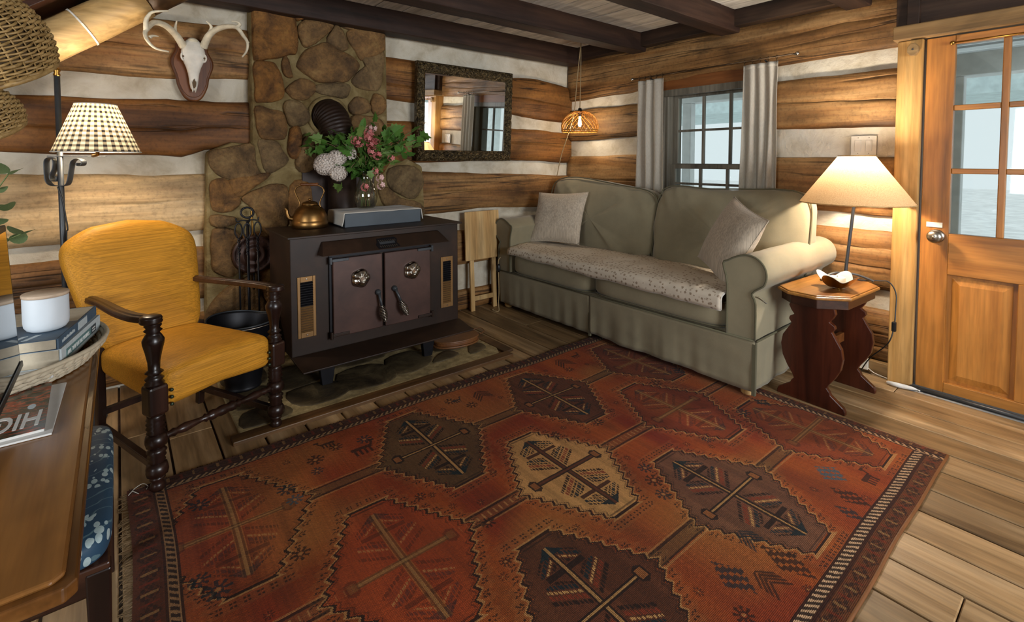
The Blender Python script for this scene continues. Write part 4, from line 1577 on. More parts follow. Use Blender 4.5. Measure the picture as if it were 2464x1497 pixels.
    # turned front feet
    for l in (.06, L - .06):
        MB().lathe([(.022, 0), (.034, .010), (.038, .022), (.034, .034), (.040, .040), (.040, .054), (.034, .06), (.04, .075), (.04, .10)], 20, P(l, .05, 0)).build('foot', 'pine', t, smooth=True)
    for l in (.06, L - .06):
        MB().lathe([(.03, 0), (.035, .05), (.035, .10)], 16, P(l, DP - .06, 0)).build('foot', 'pine', t, smooth=True)
    return t


sofa = make_sofa()


def sofa_pt(l, d, z):
    a = R(SA)
    return Vector((2.605 + l * math.cos(a) + d * math.sin(a), 1.18 + l * math.sin(a) - d * math.cos(a), z))


# floral pad lying along the seat
def make_pad():
    mb = MB()
    top = []

    def fn(u, w):
        l = lerp(.17, 2.02, u)
        front = -.055 if True else 0
        s = w * .66        # arc length from the hanging front edge
        drop = lerp(.055, .02, u) + .012 * nz(u * 9, 1, 3)
        if s < drop:
            d, z = -.052, .515 - (drop - s)
        elif s < drop + .05:
            a = (s - drop) / .05 * PI / 2
            d, z = -.052 + .03 * (1 - math.cos(a)), .515 + .028 * math.sin(a)
        else:
            d, z = -.022 + (s - drop - .05), .545 + .018 * math.sin(min(1, (s - drop - .05) / .5) * PI)
        z += .006 * nz(l * 5, w * 5, 7) + .003 * nz(l * 17, w * 14, 7)
        d += .006 * nz(l * 4, 2, 9)
        return (l, -d, z)
    mb.surf(90, 36, fn)
    o = mb.build('seat_pad', 'floral_pad', smooth=True, solid=.014)
    o.location = (2.605, 1.18, 0)
    o.rotation_euler = (0, 0, R(SA))
    tag(o, 'cream seat pad with small brown flower print laid along the sofa', 'seat pad')
    q = MB()
    q.tube([tuple(fn(u, 0)) for u in np.linspace(0, 1, 60)], .006, 6)
    q.tube([tuple(fn(0, w)) for w in np.linspace(0, 1, 40)], .006, 6)
    q.tube([tuple(fn(1, w)) for w in np.linspace(0, 1, 40)], .006, 6)
    q.build('piping', 'linen_towel', o, smooth=True)


make_pad()


def pillow(label, center, w, h, th, normal, roll, seed):
    t = thing('throw_pillow', label, 'pillow', center, 0., 'linen pillows on the sofa')
    mb = MB()

    def body(sgn):
        def fn(u, v):
            x, y = u * 2 - 1, v * 2 - 1
            e = max(0, (1 - abs(x) ** 2.4)) ** .55 * max(0, (1 - abs(y) ** 2.4)) ** .55
            k = 1 - .07 * (1 - abs(y) ** 2) * abs(x) ** 3
            k2 = 1 - .07 * (1 - abs(x) ** 2) * abs(y) ** 3
            wr = .006 * nz(x * 3, y * 3, seed) * e
            return (x * w / 2 * k, sgn * (th / 2 * e + wr), y * h / 2 * k2)
        return fn
    mb.surf(26, 26, body(-1))
    mb.surf(26, 26, body(1))
    z = Vector((0, 0, 1))
    n = Vector(normal).normalized()          # direction the pillow faces
    right = z.cross(n).normalized()
    upv = n.cross(right)
    rot = Matrix((right, -n, upv)).transposed().to_3x3() @ Matrix.Rotation(roll, 3, 'Y')
    mb.map(lambda p: rot @ p)
    o = mb.build('cover', 'pillow_linen', t, smooth=True)
    q = MB()
    loop = []
    for a, b in ((-1, 0), (0, -1), (1, 0), (0, 1)):
        pass
    per = [(x, -1) for x in np.linspace(-1, 1, 20)[:-1]] + [(1, y) for y in np.linspace(-1, 1, 20)[:-1]] + [(x, 1) for x in np.linspace(1, -1, 20)[:-1]] + [(-1, y) for y in np.linspace(1, -1, 20)[:-1]]
    f = body(1)
    q.tube([rot @ Vector((f((x + 1) / 2, (y + 1) / 2)[0], 0, f((x + 1) / 2, (y + 1) / 2)[2])) for x, y in per], .003, 5, closed=True)
    q.build('seam', 'pillow_linen', o, smooth=True)
    return t


pillow('square oatmeal linen pillow standing at the corner arm of the sofa', sofa_pt(1.86, .38, .785), .49, .47, .16, (-.80, -.22, .42), R(-3), 3)
pillow('square oatmeal linen pillow tipped on its corner by the lamp end', sofa_pt(.315, .33, .785), .47, .47, .16, (-.70, .48, .38), R(14), 8)

# ================================================================== STOVE
def make_stove():
    t = thing('wood_stove', 'dark iron wood stove with double doors standing on the hearth', 'stove', (1.225, 2.75, .018))
    # local: x centred, y=0 front face, z=0 hearth
    w = .525
    body = MB().box((-w, .0, .195), (w, .45, .842)).build('body', 'stove_metal', t, bevel=.004)
    MB().box((-w - .015, -.022, .842), (w + .02, .475, .853)).build('top_plate', 'stove_metal', t, bevel=.002)
    # hood over the doors
    v = [(-.36, 0, .812), (.365, 0, .812), (.365, -.018, .812), (-.36, -.018, .812), (-.385, 0, .742), (.42, 0, .742), (.415, -.085, .742), (-.38, -.085, .742)]
    hood = MB().add(v, [(0, 1, 2, 3), (4, 5, 6, 7), (3, 2, 6, 7), (0, 3, 7, 4), (1, 2, 6, 5), (0, 1, 5, 4)]).build('hood', 'stove_metal', t, bevel=.004)
    a = math.atan2(.07, .067)

    def on_hood(x, s):   # s from 0 (top) to 1 (bottom)
        return Vector((x, lerp(-.018, -.085, s) - .003, lerp(.812, .742, s)))
    nm = MB()
    pts = [(-.055, .15), (.055, .12), (.07, .30), (.06, .55), (.075, .85), (-.06, .9), (-.07, .6), (-.06, .4)]
    nm.add([on_hood(x, s) for x, s in pts] + [on_hood(x, s) + Vector((0, .003, .0)) for x, s in pts], [tuple(range(8))] + [(i, (i + 1) % 8, 8 + (i + 1) % 8, 8 + i) for i in range(8)])
    pl = nm.build('name_plate', 'black_iron', hood)
    for k in range(9):
        x = -.05 + k * .0125
        for s0 in (.28, .68):
            MB().tube([on_hood(x, s0) + Vector((0, -.001, 0)), on_hood(x + .008, s0 + .10) + Vector((0, -.001, 0)), on_hood(x + .002, s0 + .14) + Vector((0, -.001, 0))], .0018, 5).build('scrollwork', 'nickel', pl)
    MB().add([on_hood(-.048, .42), on_hood(.048, .40), on_hood(.05, .58), on_hood(-.046, .6)], [(0, 1, 2, 3)]).map(lambda p: p + Vector((0, -.001, .001))).build('plate_field', 'iron_grey', pl)
    # surround, doors
    MB().box((-.325, -.012, .265), (-.31, .0, .72)).build('door_frame', 'black_iron', t, bevel=.002)
    MB().box((.30, -.012, .265), (.315, .0, .72)).build('door_frame', 'stove_metal', t, bevel=.002)
    MB().box((-.325, -.010, .715), (.315, .0, .735)).build('door_frame', 'black_iron', t, bevel=.002)
    for s, xa, xb in ((-1, -.31, -.020), (1, -.004, .300)):
        d = MB().box((xa, -.03, .272), (xb, -.002, .712)).build('door', 'stove_door_metal', t, bevel=.004)
        xc = -.155 if s < 0 else .17
        zc = .585
        # five-lobed draft spinner
        n = 50
        mb = MB()
        prof = [(1.0, 0), (.98, .3), (.82, .62), (.55, .85), (.38, .95), (.36, .86), (.2, .84), (0, .84)]

        def fn(u, w_):
            k = w_ * (len(prof) - 1)
            i = min(int(k + 1e-6), len(prof) - 2)
            r = lerp(prof[i][0], prof[i + 1][0], k - i)
            h = lerp(prof[i][1], prof[i + 1][1], k - i)
            an = 2 * PI * u
            lob = (1 + .05 * math.cos(5 * an)) if r > .4 else 1
            dip = (.16 * (1 - abs(math.cos(2.5 * an))) if .4 < r < .95 else 0)
            return (xc + .054 * r * lob * math.cos(an), -.03 - .040 * (h - dip), zc + .054 * r * lob * math.sin(an))
        mb.surf(n, 22, fn, cu=True)
        sp = mb.build('draft_knob', 'chrome', d, smooth=True)
        q = MB()
        for k in range(5):
            an = 2 * PI * (k + .25) / 5
            q.tube([(xc + .014 * math.cos(an), -.062, zc + .014 * math.sin(an)), (xc + .034 * math.cos(an), -.054, zc + .034 * math.sin(an)), (xc + .050 * math.cos(an), -.036, zc + .050 * math.sin(an))], [.004, .0045, .0035], 8)
        q.lathe([(.017, -.058), (.017, -.066), (.012, -.068), (.011, -.060), (0, -.058)], 20, (xc, 0, zc), 'Y')
        q.build('spokes', 'nickel', d, smooth=True)
        # latch handle with coiled spring grip
        px, pz = (-.052, .487) if s < 0 else (.052, .493)
        ex, ez = (-.030, .318) if s < 0 else (.112, .328)
        p0, p1 = Vector((px, -.05, pz)), Vector((ex, -.085, ez))
        hnd = MB().lathe([(.016, -.03), (.017, -.04), (.012, -.055), (0, -.058)], 16, (px, 0, pz), 'Y').tube([p0, p0.lerp(p1, .3), p0.lerp(p1, .52)], [.009, .008, .007], 10).build('latch', 'iron_grey', d, smooth=True)
        ax = (p1 - p0).normalized()
        s0 = p0.lerp(p1, .45)
        L = (p1 - s0).length
        e1 = ax.cross(Vector((0, 1, 0))).normalized()
        e2 = ax.cross(e1)
        path, turns = [], 11
        for k in range(turns * 12 + 1):
            u = k / (turns * 12)
            rr = .007 + .014 * math.sin(min(1, u * 1.05) * PI) ** .8
            path.append(s0 + ax * L * u + (e1 * math.cos(u * turns * 2 * PI) + e2 * math.sin(u * turns * 2 * PI)) * rr)
        MB().tube(path, .0032, 6).build('spring_grip', 'nickel', hnd, smooth=True)
        # hinges
        hx = -.322 if s < 0 else .312
        for hz in (.285, .705):
            MB().box((min(hx, hx - s * .10), -.038, hz - .008), (max(hx, hx - s * .10), -.028, hz + .008)).tube([(hx, -.034, hz - .02), (hx, -.034, hz + .02)], .009, 10).build('hinge', 'stove_metal' if hz < .5 else 'iron_grey', d, bevel=.002)
    # louvred vents
    for xa, xb in ((-.492, -.396), (.392, .482)):
        v0 = MB()
        z0, z1 = .298, .632
        v0.box((xa, -.006, z0), (xa + .016, 0, z1)).box((xb - .016, -.006, z0), (xb, 0, z1)).box((xa + .016, -.006, z0), (xb - .016, 0, z0 + .028)).box((xa + .016, -.006, z1 - .03), (xb - .016, 0, z1))
        vn = v0.build('vent', 'vent_brass', t, bevel=.002)
        MB().box((xa + .014, -.0015, z0 + .02), (xb - .014, -.0005, z1 - .02)).build('vent_back', 'black_iron', vn)
        n = 21
        for k in range(n):
            z = lerp(z0 + .034, z1 - .036, k / (n - 1))
            rot = Matrix.Rotation(R(38), 3, 'X')
            MB().box((xa + .015, -.011, z - .0014), (xb - .015, .001, z + .0014), rot).build('slat', 'vent_brass' if k < 11 else 'black_iron', vn)
        for zz in (z0 + .014, z1 - .014):
            MB().lathe([(.005, -.006), (.004, -.009), (0, -.0095)], 8, ((xa + xb) / 2, 0, zz), 'Y').build('screw', 'nickel', vn)
    # ash lip
    v = [(-.53, -.004, .205), (.53, -.004, .205), (.545, -.155, .168), (-.51, -.155, .168)]
    lip = MB().add(v + [(p[0], p[1], p[2] - .008) for p in v], [(0, 1, 2, 3), (4, 5, 6, 7), (0, 1, 5, 4), (1, 2, 6, 5), (2, 3, 7, 6), (3, 0, 4, 7)])
    lip.build('ash_lip', 'stove_metal', t, bevel=.002)
    for x in (-.335, .305):
        for y in (.02, .41):
            MB().add([(x - .055, y - .02, .195), (x + .055, y - .02, .195), (x + .055, y + .03, .195), (x - .055, y + .03, .195), (x - .03, y - .012, 0), (x + .028, y - .012, 0), (x + .028, y + .02, 0), (x - .03, y + .02, 0)],
                     [(0, 1, 2, 3), (4, 5, 6, 7), (0, 1, 5, 4), (1, 2, 6, 5), (2, 3, 7, 6), (3, 0, 4, 7)]).build('leg', 'black_iron', t, bevel=.003)
    # flue with corrugated elbow
    MB().tube([(-.035, .572, .30), (-.035, .572, 1.33)], .092, 32).build('flue_pipe', 'pipe_metal', t, smooth=True)
    MB().tube([(-.035, .40, .52), (-.035, .575, .52)], .08, 24).build('flue_collar', 'pipe_metal', t, smooth=True)
    path, rad = [], []
    n = 70
    for k in range(n + 1):
        a_ = (k / n) * R(86)
        path.append((-.035 - .06 * (k / n), .572 + .11 * (1 - math.cos(a_)), 1.33 + .235 * math.sin(a_)))
        rad.append(.098 + .020 * (k / n) + .0022 * math.sin(k / n * 15 * 2 * PI))
    MB().tube(path, rad, 32, up=(1, 0, 0)).build('flue_elbow', 'pipe_metal', t, smooth=True)
    return t


make_stove()
ST = .018 + .853     # stove top height

# kettle
k = thing('kettle', 'copper kettle with tall bail handle on the left of the stove', 'kettle', (.905, 3.085, ST))
prof = [(.0, 0), (.098, 0), (.104, .006), (.104, .038), (.101, .042), (.100, .048), (.096, .075), (.083, .105), (.062, .128), (.047, .136), (.046, .140), (.0, .14)]
MB().lathe(prof, 40, cap=False).build('body', 'copper', k, smooth=True)
lid = MB().lathe([(.048, .139), (.047, .146), (.036, .155), (.02, .160), (.0, .161)], 28, cap=False).build('lid', 'copper', k, smooth=True)
MB().lathe([(.0, .16), (.006, .16), (.005, .165), (.010, .169), (.008, .175), (0, .176)], 14).build('knob', 'copper', lid, smooth=True)
MB().tube(catmull([(-.088, -.03, .055), (-.108, -.036, .062), (-.118, -.04, .085), (-.120, -.041, .106), (-.130, -.044, .120)], 6), [.017, .016, .0155, .015, .0145, .014, .0135, .013, .0125, .012, .0115, .011, .0108, .0106, .0104, .0102, .01, .0098, .0096, .0095, .0094, .0093, .0092, .009, .009], 12).build('spout', 'copper', k, smooth=True)
hd_ = MB().tube(catmull([(-.066, 0, .112), (-.060, 0, .15), (-.078, 0, .195), (-.086, 0, .222), (-.066, 0, .250), (0, 0, .258), (.066, 0, .250), (.086, 0, .222), (.078, 0, .195), (.060, 0, .15), (.066, 0, .112)], 5), [(.004, .006)] * 51, 8).build('handle', 'copper', k, smooth=True)
MB().lathe([(.0, -.052), (.009, -.052), (.011, -.045), (.009, -.03), (.0115, -.01), (.0095, 0), (.0115, .012), (.009, .03), (.011, .045), (.009, .052), (0, .052)], 14, (0, 0, .261), 'X').build('grip', 'casing_wood', hd_, smooth=True)
k.rotation_euler = (0, 0, R(-35))

# box under a linen cloth
b = tag(MB().box((1.060, 2.925, ST), (1.570, 3.215, ST + .084)).build('storage_box', 'box_slate', bevel=.003), 'slate-blue box on the stove top under a linen cloth', 'box')
mb = MB()
zt = ST + .0865


def cl(u, w):
    # u across the box (x), hangs over both ends; w from front to back
    L0, W, L1 = .078, .510, .07
    s = u * (L0 + W + L1)
    yy = lerp(2.922, 3.212, w)
    if s < L0:
        q = (L0 - s)
        x, z = 1.0565 - .014 * (q / L0) ** 2, zt - q + .002
    elif s < L0 + W:
        x, z = 1.060 + (s - L0), zt + .0015 + (.002 * nz(s * 12, w * 6, 3))
    else:
        q = s - L0 - W
        x, z = 1.5735 + .012 * (q / L1), zt - q + .002
    if w < .04:
        z -= .0035
    return (x, yy + .006 * nz(s * 7, 0, 2) * (1 - w), z + .001)


mb.surf(60, 24, cl)
o = mb.build('linen_cloth', 'linen_towel', smooth=True, solid=.003)
tag(o, 'off-white linen cloth with a dark stripe draped over the box on the stove', 'cloth')
q = MB()
q.surf(40, 2, lambda u, w: Vector(cl(u, .42 + .025 * w)) + Vector((0, 0, .0022)))
q.build('stripe', 'box_slate', o, solid=.0006)

# glass vase
VX, VY, VZ = 1.275, 3.125, zt + .004
va = thing('glass_vase', 'clear glass vase of cut stems on the linen-covered box', 'vase', (VX, VY, VZ))
prof = [(.0, .0), (.046, .0), (.056, .008), (.070, .04), (.076, .075), (.072, .11), (.058, .15), (.044, .185), (.040, .205), (.046, .235), (.053, .25), (.051, .251), (.044, .236), (.037, .206), (.041, .184), (.055, .149), (.069, .11), (.073, .075), (.067, .041), (.053, .012), (.044, .006), (.0, .006)]
MB().lathe(prof, 40, cap=False).build('glass', 'vase_glass', va, smooth=True)
rb = random.Random(21)

bq = thing('bouquet', 'loose bouquet of green leaves, pink blossoms and white snowball flowers in the vase', 'flowers', (VX, VY, VZ))
stems = []


def leaf_mesh(name, lobed, m):
    n = 7
    mb = MB()
    if lobed:
        half = [(0, 0), (.18, .02), (.40, -.02), (.36, .18), (.52, .34), (.30, .46), (.32, .66), (.14, .70), (0, 1.)]
    else:
        half = [(0, 0), (.14, .08), (.27, .28), (.30, .5), (.22, .74), (.10, .9), (0, 1.)]
    mid = [(0, y) for x, y in half]
    vs = []
    for x, y in half:
        vs += [(x, y, .10 * x + -.12 * y * y), (0, y if y > 0 else 0, -.12 * max(0, y) ** 2), (-x, y, .10 * x - .12 * y * y)]
    fs = []
    for i in range(len(half) - 1):
        a, b_ = i * 3, (i + 1) * 3
        fs += [(a, a + 1, b_ + 1, b_), (a + 1, a + 2, b_ + 2, b_ + 1)]
    mb.add(vs, fs)
    o = mb.build(name, m, None, fix=False)
    me = o.data
    bpy.data.objects.remove(o)
    return me


LM = [leaf_mesh('leaf', True, 'leaf_green'), leaf_mesh('leaf', False, 'leaf_green'), leaf_mesh('leaf', True, 'leaf_light')]


def place_leaf(parent, me, p, direction, size, roll=None, name='leaf'):
    d = Vector(direction).normalized()
    o = bpy.data.objects.new(name, me)
    COL.objects.link(o)
    o.parent = parent
    up = Vector((rb.uniform(-1, 1), rb.uniform(-1, 1), rb.uniform(.2, 1)))
    x = d.cross(up).normalized()
    z = x.cross(d)
    rot = Matrix((x, d, z)).transposed()
    o.matrix_local = Matrix.Translation(p) @ rot.to_4x4() @ Matrix.Scale(size, 4)
    return o


# camera sees the vase along this direction; screen right in the room:
RT = Vector((.779, -.627, 0))
FW = Vector((-.627, -.779, 0))      # towards the viewer


def bp(r, z, f=0.):
    return RT * r + FW * f + Vector((0, 0, z))


LIFT = .05


tips = [(-.34, .435, .02), (-.33, .36, .05), (-.26, .45, -.06), (-.20, .42, .05), (-.12, .47, -.06), (-.05, .44, .04), (.06, .52, .0), (.10, .46, -.08), (.17, .46, .02), (.22, .40, -.04), (.30, .45, .04), (.345, .43, -.02), (.32, .36, .06), (.24, .32, .08), (.16, .33, .10), (.02, .38, .09), (-.10, .34, .10), (-.22, .33, .02), (.10, .28, .07), (-.14, .22, .07), (-.02, .30, -.06), (-.30, .40, .08), (-.35, .33, .0), (-.24, .40, .10), (-.16, .44, .06), (-.08, .42, .08), (.0, .46, .06), (.13, .42, .08), (.20, .44, .08), (.27, .38, .08), (.33, .40, .02), (.28, .30, .06), (.20, .25, .08), (-.06, .22, .10), (-.28, .30, .06), (.12, .36, .12)]
for i, (r_, z_, f_) in enumerate(tips):
    a = bp(rb.uniform(-.03, .03), .015, rb.uniform(-.03, .03))
    nk = bp(rb.uniform(-.02, .02), .215, rb.uniform(-.02, .02))
    tip = bp(r_ * 1.04, z_ + LIFT, f_)
    mid = nk.lerp(tip, .55) + Vector((0, 0, .05))
    path = catmull([a, nk, mid, tip], 5)
    MB().tube(path, .0022, 5).build('stem', 'stem_dry' if i % 3 == 0 else 'stem_green', bq, smooth=True)
    n = 8 if abs(r_) > .2 else 7
    for j in range(n):
        u = .38 + .62 * j / (n - 1)
        p = nk.lerp(mid, min(1, u * 2 - .6)) if u < .7 else mid.lerp(tip, (u - .7) / .3)
        out = Vector((rb.uniform(-1, 1), rb.uniform(-1, 1), rb.uniform(-.5, .6))) + (tip - mid).normalized() * .8
        place_leaf(bq, LM[rb.choice((0, 0, 1, 2))], p, out, rb.uniform(.05, .092))
# a few hanging sprigs
for r_, z_, f_ in ((-.145, .155, .08), (-.16, .165, .08), (-.13, .17, .08), (.06, .25, .1), (.0, .33, .1), (-.34, .40, .03), (-.36, .39, .03)):
    place_leaf(bq, LM[2], bp(r_, z_, f_), Vector((rb.uniform(-.4, .4), rb.uniform(-.4, .4), -1)), .06)


def floret(mb, c, nrm, r, np_=5):
    n = Vector(nrm).normalized()
    x = n.orthogonal().normalized()
    y = n.cross(x)
    ph = rb.uniform(0, 6)
    for k in range(np_):
        a = ph + 2 * PI * k / np_
        d = x * math.cos(a) + y * math.sin(a)
        s = x * -math.sin(a) + y * math.cos(a)
        b0 = len(mb.v)
        mb.v += [tuple(c), tuple(c + d * r * .6 + s * r * .36 + n * r * .15), tuple(c + d * r + n * r * .05), tuple(c + d * r * .6 - s * r * .36 + n * r * .15)]
        mb.f.append((b0, b0 + 1, b0 + 2, b0 + 3))


def cluster(c, R_, n, r, m, name, squash=1., full=True):
    mb = MB()
    for k in range(n):
        z = 1 - 2 * (k + .5) / n
        a = k * 2.39996
        q = Vector((math.sqrt(1 - z * z) * math.cos(a), math.sqrt(1 - z * z) * math.sin(a), z * squash))
        floret(mb, c + q * R_ * rb.uniform(.86, 1.04), q, r * rb.uniform(.85, 1.2), 4 if m == 'petal_white' else 5)
    if full:
        mb.lathe([(0, -R_ * .66 * squash), (R_ * .5, -R_ * .42 * squash), (R_ * .68, 0), (R_ * .5, R_ * .42 * squash), (0, R_ * .66 * squash)], 14, c)
    return mb.build(name, m, bq, fix=False)


cluster(bp(-.225, .290, .09), .072, 170, .020, 'petal_white', 'snowball_flower', .92)
cluster(bp(-.165, .330, .06), .056, 110, .019, 'petal_white', 'snowball_flower', .9)
cluster(bp(-.145, .235, .10), .053, 110, .019, 'petal_white', 'snowball_flower', .85)
cluster(bp(-.075, .355, .05), .024, 10, .024, 'petal_white', 'white_bud', 1.3)
for r_, z_, f_, R_, n, m in ((.035, .455, .03, .028, 9, 'petal_blush'), (.065, .465, .03, .02, 5, 'petal_blush'), (-.02, .375, .07, .034, 13, 'petal_pink'), (-.055, .385, .06, .022, 8, 'petal_pink'), (.05, .395, .06, .038, 15, 'petal_pink'), (.04, .43, .05, .03, 10, 'petal_pink'),
                            (.085, .385, .06, .026, 9, 'petal_pink'), (.075, .315, .09, .034, 13, 'petal_pink'), (.105, .285, .09, .026, 8, 'petal_pink'), (.12, .205, .09, .022, 6, 'petal_blush'), (.025, .145, .10, .022, 7, 'petal_pink'), (.125, .155, .09, .022, 7, 'petal_blush'), (.19, .27, .08, .018, 5, 'petal_pink'), (.055, .355, .08, .02, 7, 'petal_pink'), (.09, .25, .09, .018, 5, 'petal_pink')):
    cluster(bp(r_, z_ + (LIFT + .01 if z_ > .25 else 0), f_), R_, n, .017, m, 'pink_blossom', 1., False)

# ================================================================== ARMCHAIR
def make_chair():
    t = thing('armchair', 'mustard ribbed armchair with turned dark wood legs and open arms', 'armchair', (.323, 2.386, .012), R(22.8))
    hw = .254           # local x across the front, y to the back
    # front posts
    post = [(.0, 0), (.017, .0), (.020, .012), (.017, .026), (.013, .034), (.021, .046), (.026, .058), (.028, .075)]
    for s in (-1, 1):
        x = s * hw
        pr = [(.0, 0), (.016, 0), (.021, .014), (.019, .030), (.013, .040), (.020, .048), (.015, .058), (.022, .068), (.017, .078), (.024, .09)]
        mb = MB()
        mb.lathe([(0, 0), (.016, 0), (.021, .012), (.019, .026), (.014, .036), (.022, .046), (.020, .056)], 20, (x, 0, 0), sx=1.22, sy=1.22)
        # faceted ball block for the low rail
        mb.lathe([(.018, .052), (.029, .062), (.033, .080), (.029, .100), (.018, .110)], 8, (x, 0, 0), sx=1.22, sy=1.22)
        # twisted spool section
        mb.lathe([(.016, .106), (.024, .116), (.020, .124), (.026, .134), (.022, .143), (.028, .153), (.022, .162), (.017, .168)], 20, (x, 0, 0), sx=1.22, sy=1.22)
        mb.lathe([(.018, .164), (.029, .176), (.033, .195), (.029, .214), (.018, .224)], 8, (x, 0, 0), sx=1.22, sy=1.22)
        mb.lathe([(.017, .220), (.026, .228), (.020, .236), (.027, .245), (.021, .253), (.027, .262), (.021, .270), (.026, .279), (.022, .288), (.024, .296)], 20, (x, 0, 0), sx=1.22, sy=1.22)
        lg = mb.build('leg', 'dark_walnut', t, smooth=True)
        # square chamfered block at the seat rail
        MB().box((x - .034, -.034, .298), (x + .034, .034, .412)).build('block', 'dark_walnut', lg, bevel=.010)
        # vase turning up to the arm
        MB().lathe([(.022, .408), (.027, .418), (.021, .428), (.026, .436), (.019, .444), (.016, .452), (.025, .460), (.016, .470), (.017, .500), (.023, .540), (.029, .570), (.030, .585), (.022, .604), (.017, .612), (.025, .622), (.018, .630), (.024, .640), (.020, .652), (.022, .662)], 20, (x, 0, 0), sx=1.22, sy=1.22).build('arm_post', 'dark_walnut', lg, smooth=True)
        # rear leg, raked
        MB().tube([(s * .215, .56, 0), (s * .215, .54, .20), (s * .215, .545, .44)], [.022, .023, .024], 4, up=(1, 1, 0)).build('leg', 'dark_walnut', t, bevel=.004)
        # side stretchers, square
        MB().tube([(x - s * .005, .02, .085), (s * .215, .54, .085)], .019, 4, up=(1, 0, 1)).build('stretcher', 'dark_walnut', t, bevel=.003)
        # arm: shaped plan, moulded edge
        pts = [(s * .222, .60), (s * .232, .46), (s * .262, .25), (s * .272, .10), (s * .262, .02)]
        pl = catmull([(a, b, 0) for a, b in pts], 6)
        wd = [lerp(.020, .026, i / (len(pl) - 1)) for i in range(len(pl))]
        mb = MB()
        m = len(pl)
        prof = [(-1, .0), (-1.08, .006), (-1, .012), (-.98, .018), (-.8, .022), (-.55, .022), (-.3, .026), (.3, .026), (.55, .022), (.8, .022), (.98, .018), (1, .012), (1.08, .006), (1, .0)]

        def fn(u, w_):
            i = min(int(u * (m - 1) + 1e-6), m - 1)
            p = pl[i]
            tn = (pl[min(i + 1, m - 1)] - pl[max(i - 1, 0)]).normalized()
            nr = Vector((tn.y, -tn.x, 0))
            k_, h = prof[min(int(w_ * (len(prof) - 1) + 1e-6), len(prof) - 1)]
            z = .655 + h - .014 * (1 - u)
            return p + nr * wd[i] * k_ + Vector((0, 0, z))
        mb.surf(m, len(prof), fn)
        nq = len(prof)
        mb.add([fn(u_, j / (nq - 1)) for u_ in (0, 1) for j in range(nq)], [tuple(range(nq)), tuple(range(nq, 2 * nq))])
        ar = mb.build('arm', 'dark_walnut_h', t, smooth=False, bevel=.0015, seg=1)
        # scrolled thumb end of the arm
        MB().lathe([(0, .653), (.034, .653), (.037, .659), (.034, .665), (.036, .671), (.033, .678), (.022, .682), (0, .683)], 22, (s * .262, -.005, 0), sx=1., sy=1.15).build('arm_scroll', 'dark_walnut', ar, smooth=True)
    # turned front stretcher
    prof = []
    for u, r in ((0, .010), (.03, .016), (.06, .012), (.09, .017), (.11, .012), (.14, .016), (.18, .019), (.28, .012), (.33, .010), (.35, .018), (.37, .012), (.39, .020), (.42, .021), (.45, .017), (.48, .021), (.52, .021), (.55, .017), (.58, .021), (.61, .020), (.63, .012), (.65, .018), (.67, .010), (.72, .012), (.82, .019), (.86, .016), (.89, .012), (.91, .017), (.94, .012), (.97, .016), (1, .010)):
        prof.append((r, lerp(-hw + .02, hw - .02, u)))
    MB().lathe(prof, 16, (0, 0, .195), 'X').build('stretcher', 'dark_walnut', t, smooth=True)
    MB().tube([(-.215, .54, .15), (.215, .54, .15)], .018, 4, up=(0, 1, 1)).build('stretcher', 'dark_walnut', t)

    # seat: upholstered wedge wrapped over the rails
    def sp(x, p):
        return math.copysign(abs(x) ** p, x)

    def seat(u, w):
        a = 2 * PI * u
        b = PI * (w - .5)
        cb = abs(math.cos(b)) ** .16
        x, y = sp(math.cos(a), .22) * cb, sp(math.sin(a), .22) * cb
        z = sp(math.sin(b), .35)
        yy = lerp(-.025, .56, (y + 1) / 2)
        hwx = lerp(.238, .222, (y + 1) / 2)
        front = max(0, -y)
        top = .418 + .040 * (1 - (yy / .56) * .5) + .020 * (1 - x * x)
        bot = lerp(.298, .33, (y + 1) / 2) + .03 * (1 - abs(x)) * front ** 2 * .8
        if z > 0:
            zz = lerp((top + bot) / 2, top - .012 * max(abs(x), abs(y)) ** 6, z)
        else:
            zz = lerp((top + bot) / 2, bot, -z)
        return (x * hwx, yy, zz)
    MB().surf(64, 22, seat, cu=True).build('seat', 'gold_rib', t, smooth=True)

    # back: camel-topped padded panel leaning backwards
    def back(u, w):
        a = 2 * PI * u
        b = PI * (w - .5)
        cb = abs(math.cos(b)) ** .25
        x, z = sp(math.cos(a), .30) * cb, sp(math.sin(a), .30) * cb
        y = sp(math.sin(b), .6)
        hz = (z + 1) / 2
        wx = lerp(.210, .292, hz ** .8)
        crest = .030 * math.cos(min(1, abs(x) * 1.25) * PI / 2) ** 1.5 - .045 * max(0, abs(x) - .5) ** 1.2 * 2.2
        zz = lerp(.40, .945 + crest, hz)
        th = .048 * (1 + .35 * (1 - max(abs(x), abs(z)) ** 2))
        yy = .545 + (zz - .40) * .30 + th * y
        return (x * wx - .014 * hz, yy, zz)
    MB().surf(72, 24, back, cu=True).build('backrest', 'gold_rib', t, smooth=True)
    # brass upholstery nails beside each block
    for s in (-1, 1):
        for k in range(3):
            z = .322 + k * .028
            MB().lathe([(.0075, 0), (.006, -.004), (0, -.006)], 10, (s * (hw - .046), -.026, z), 'Y').build('nail', 'nail_brass', t, smooth=True)
            MB().lathe([(.0075, 0), (.006, s * .004), (0, s * .006)], 10, (s * (hw - .018), .040, z), 'X').build('nail', 'nail_brass', t, smooth=True)
    return t


make_chair()


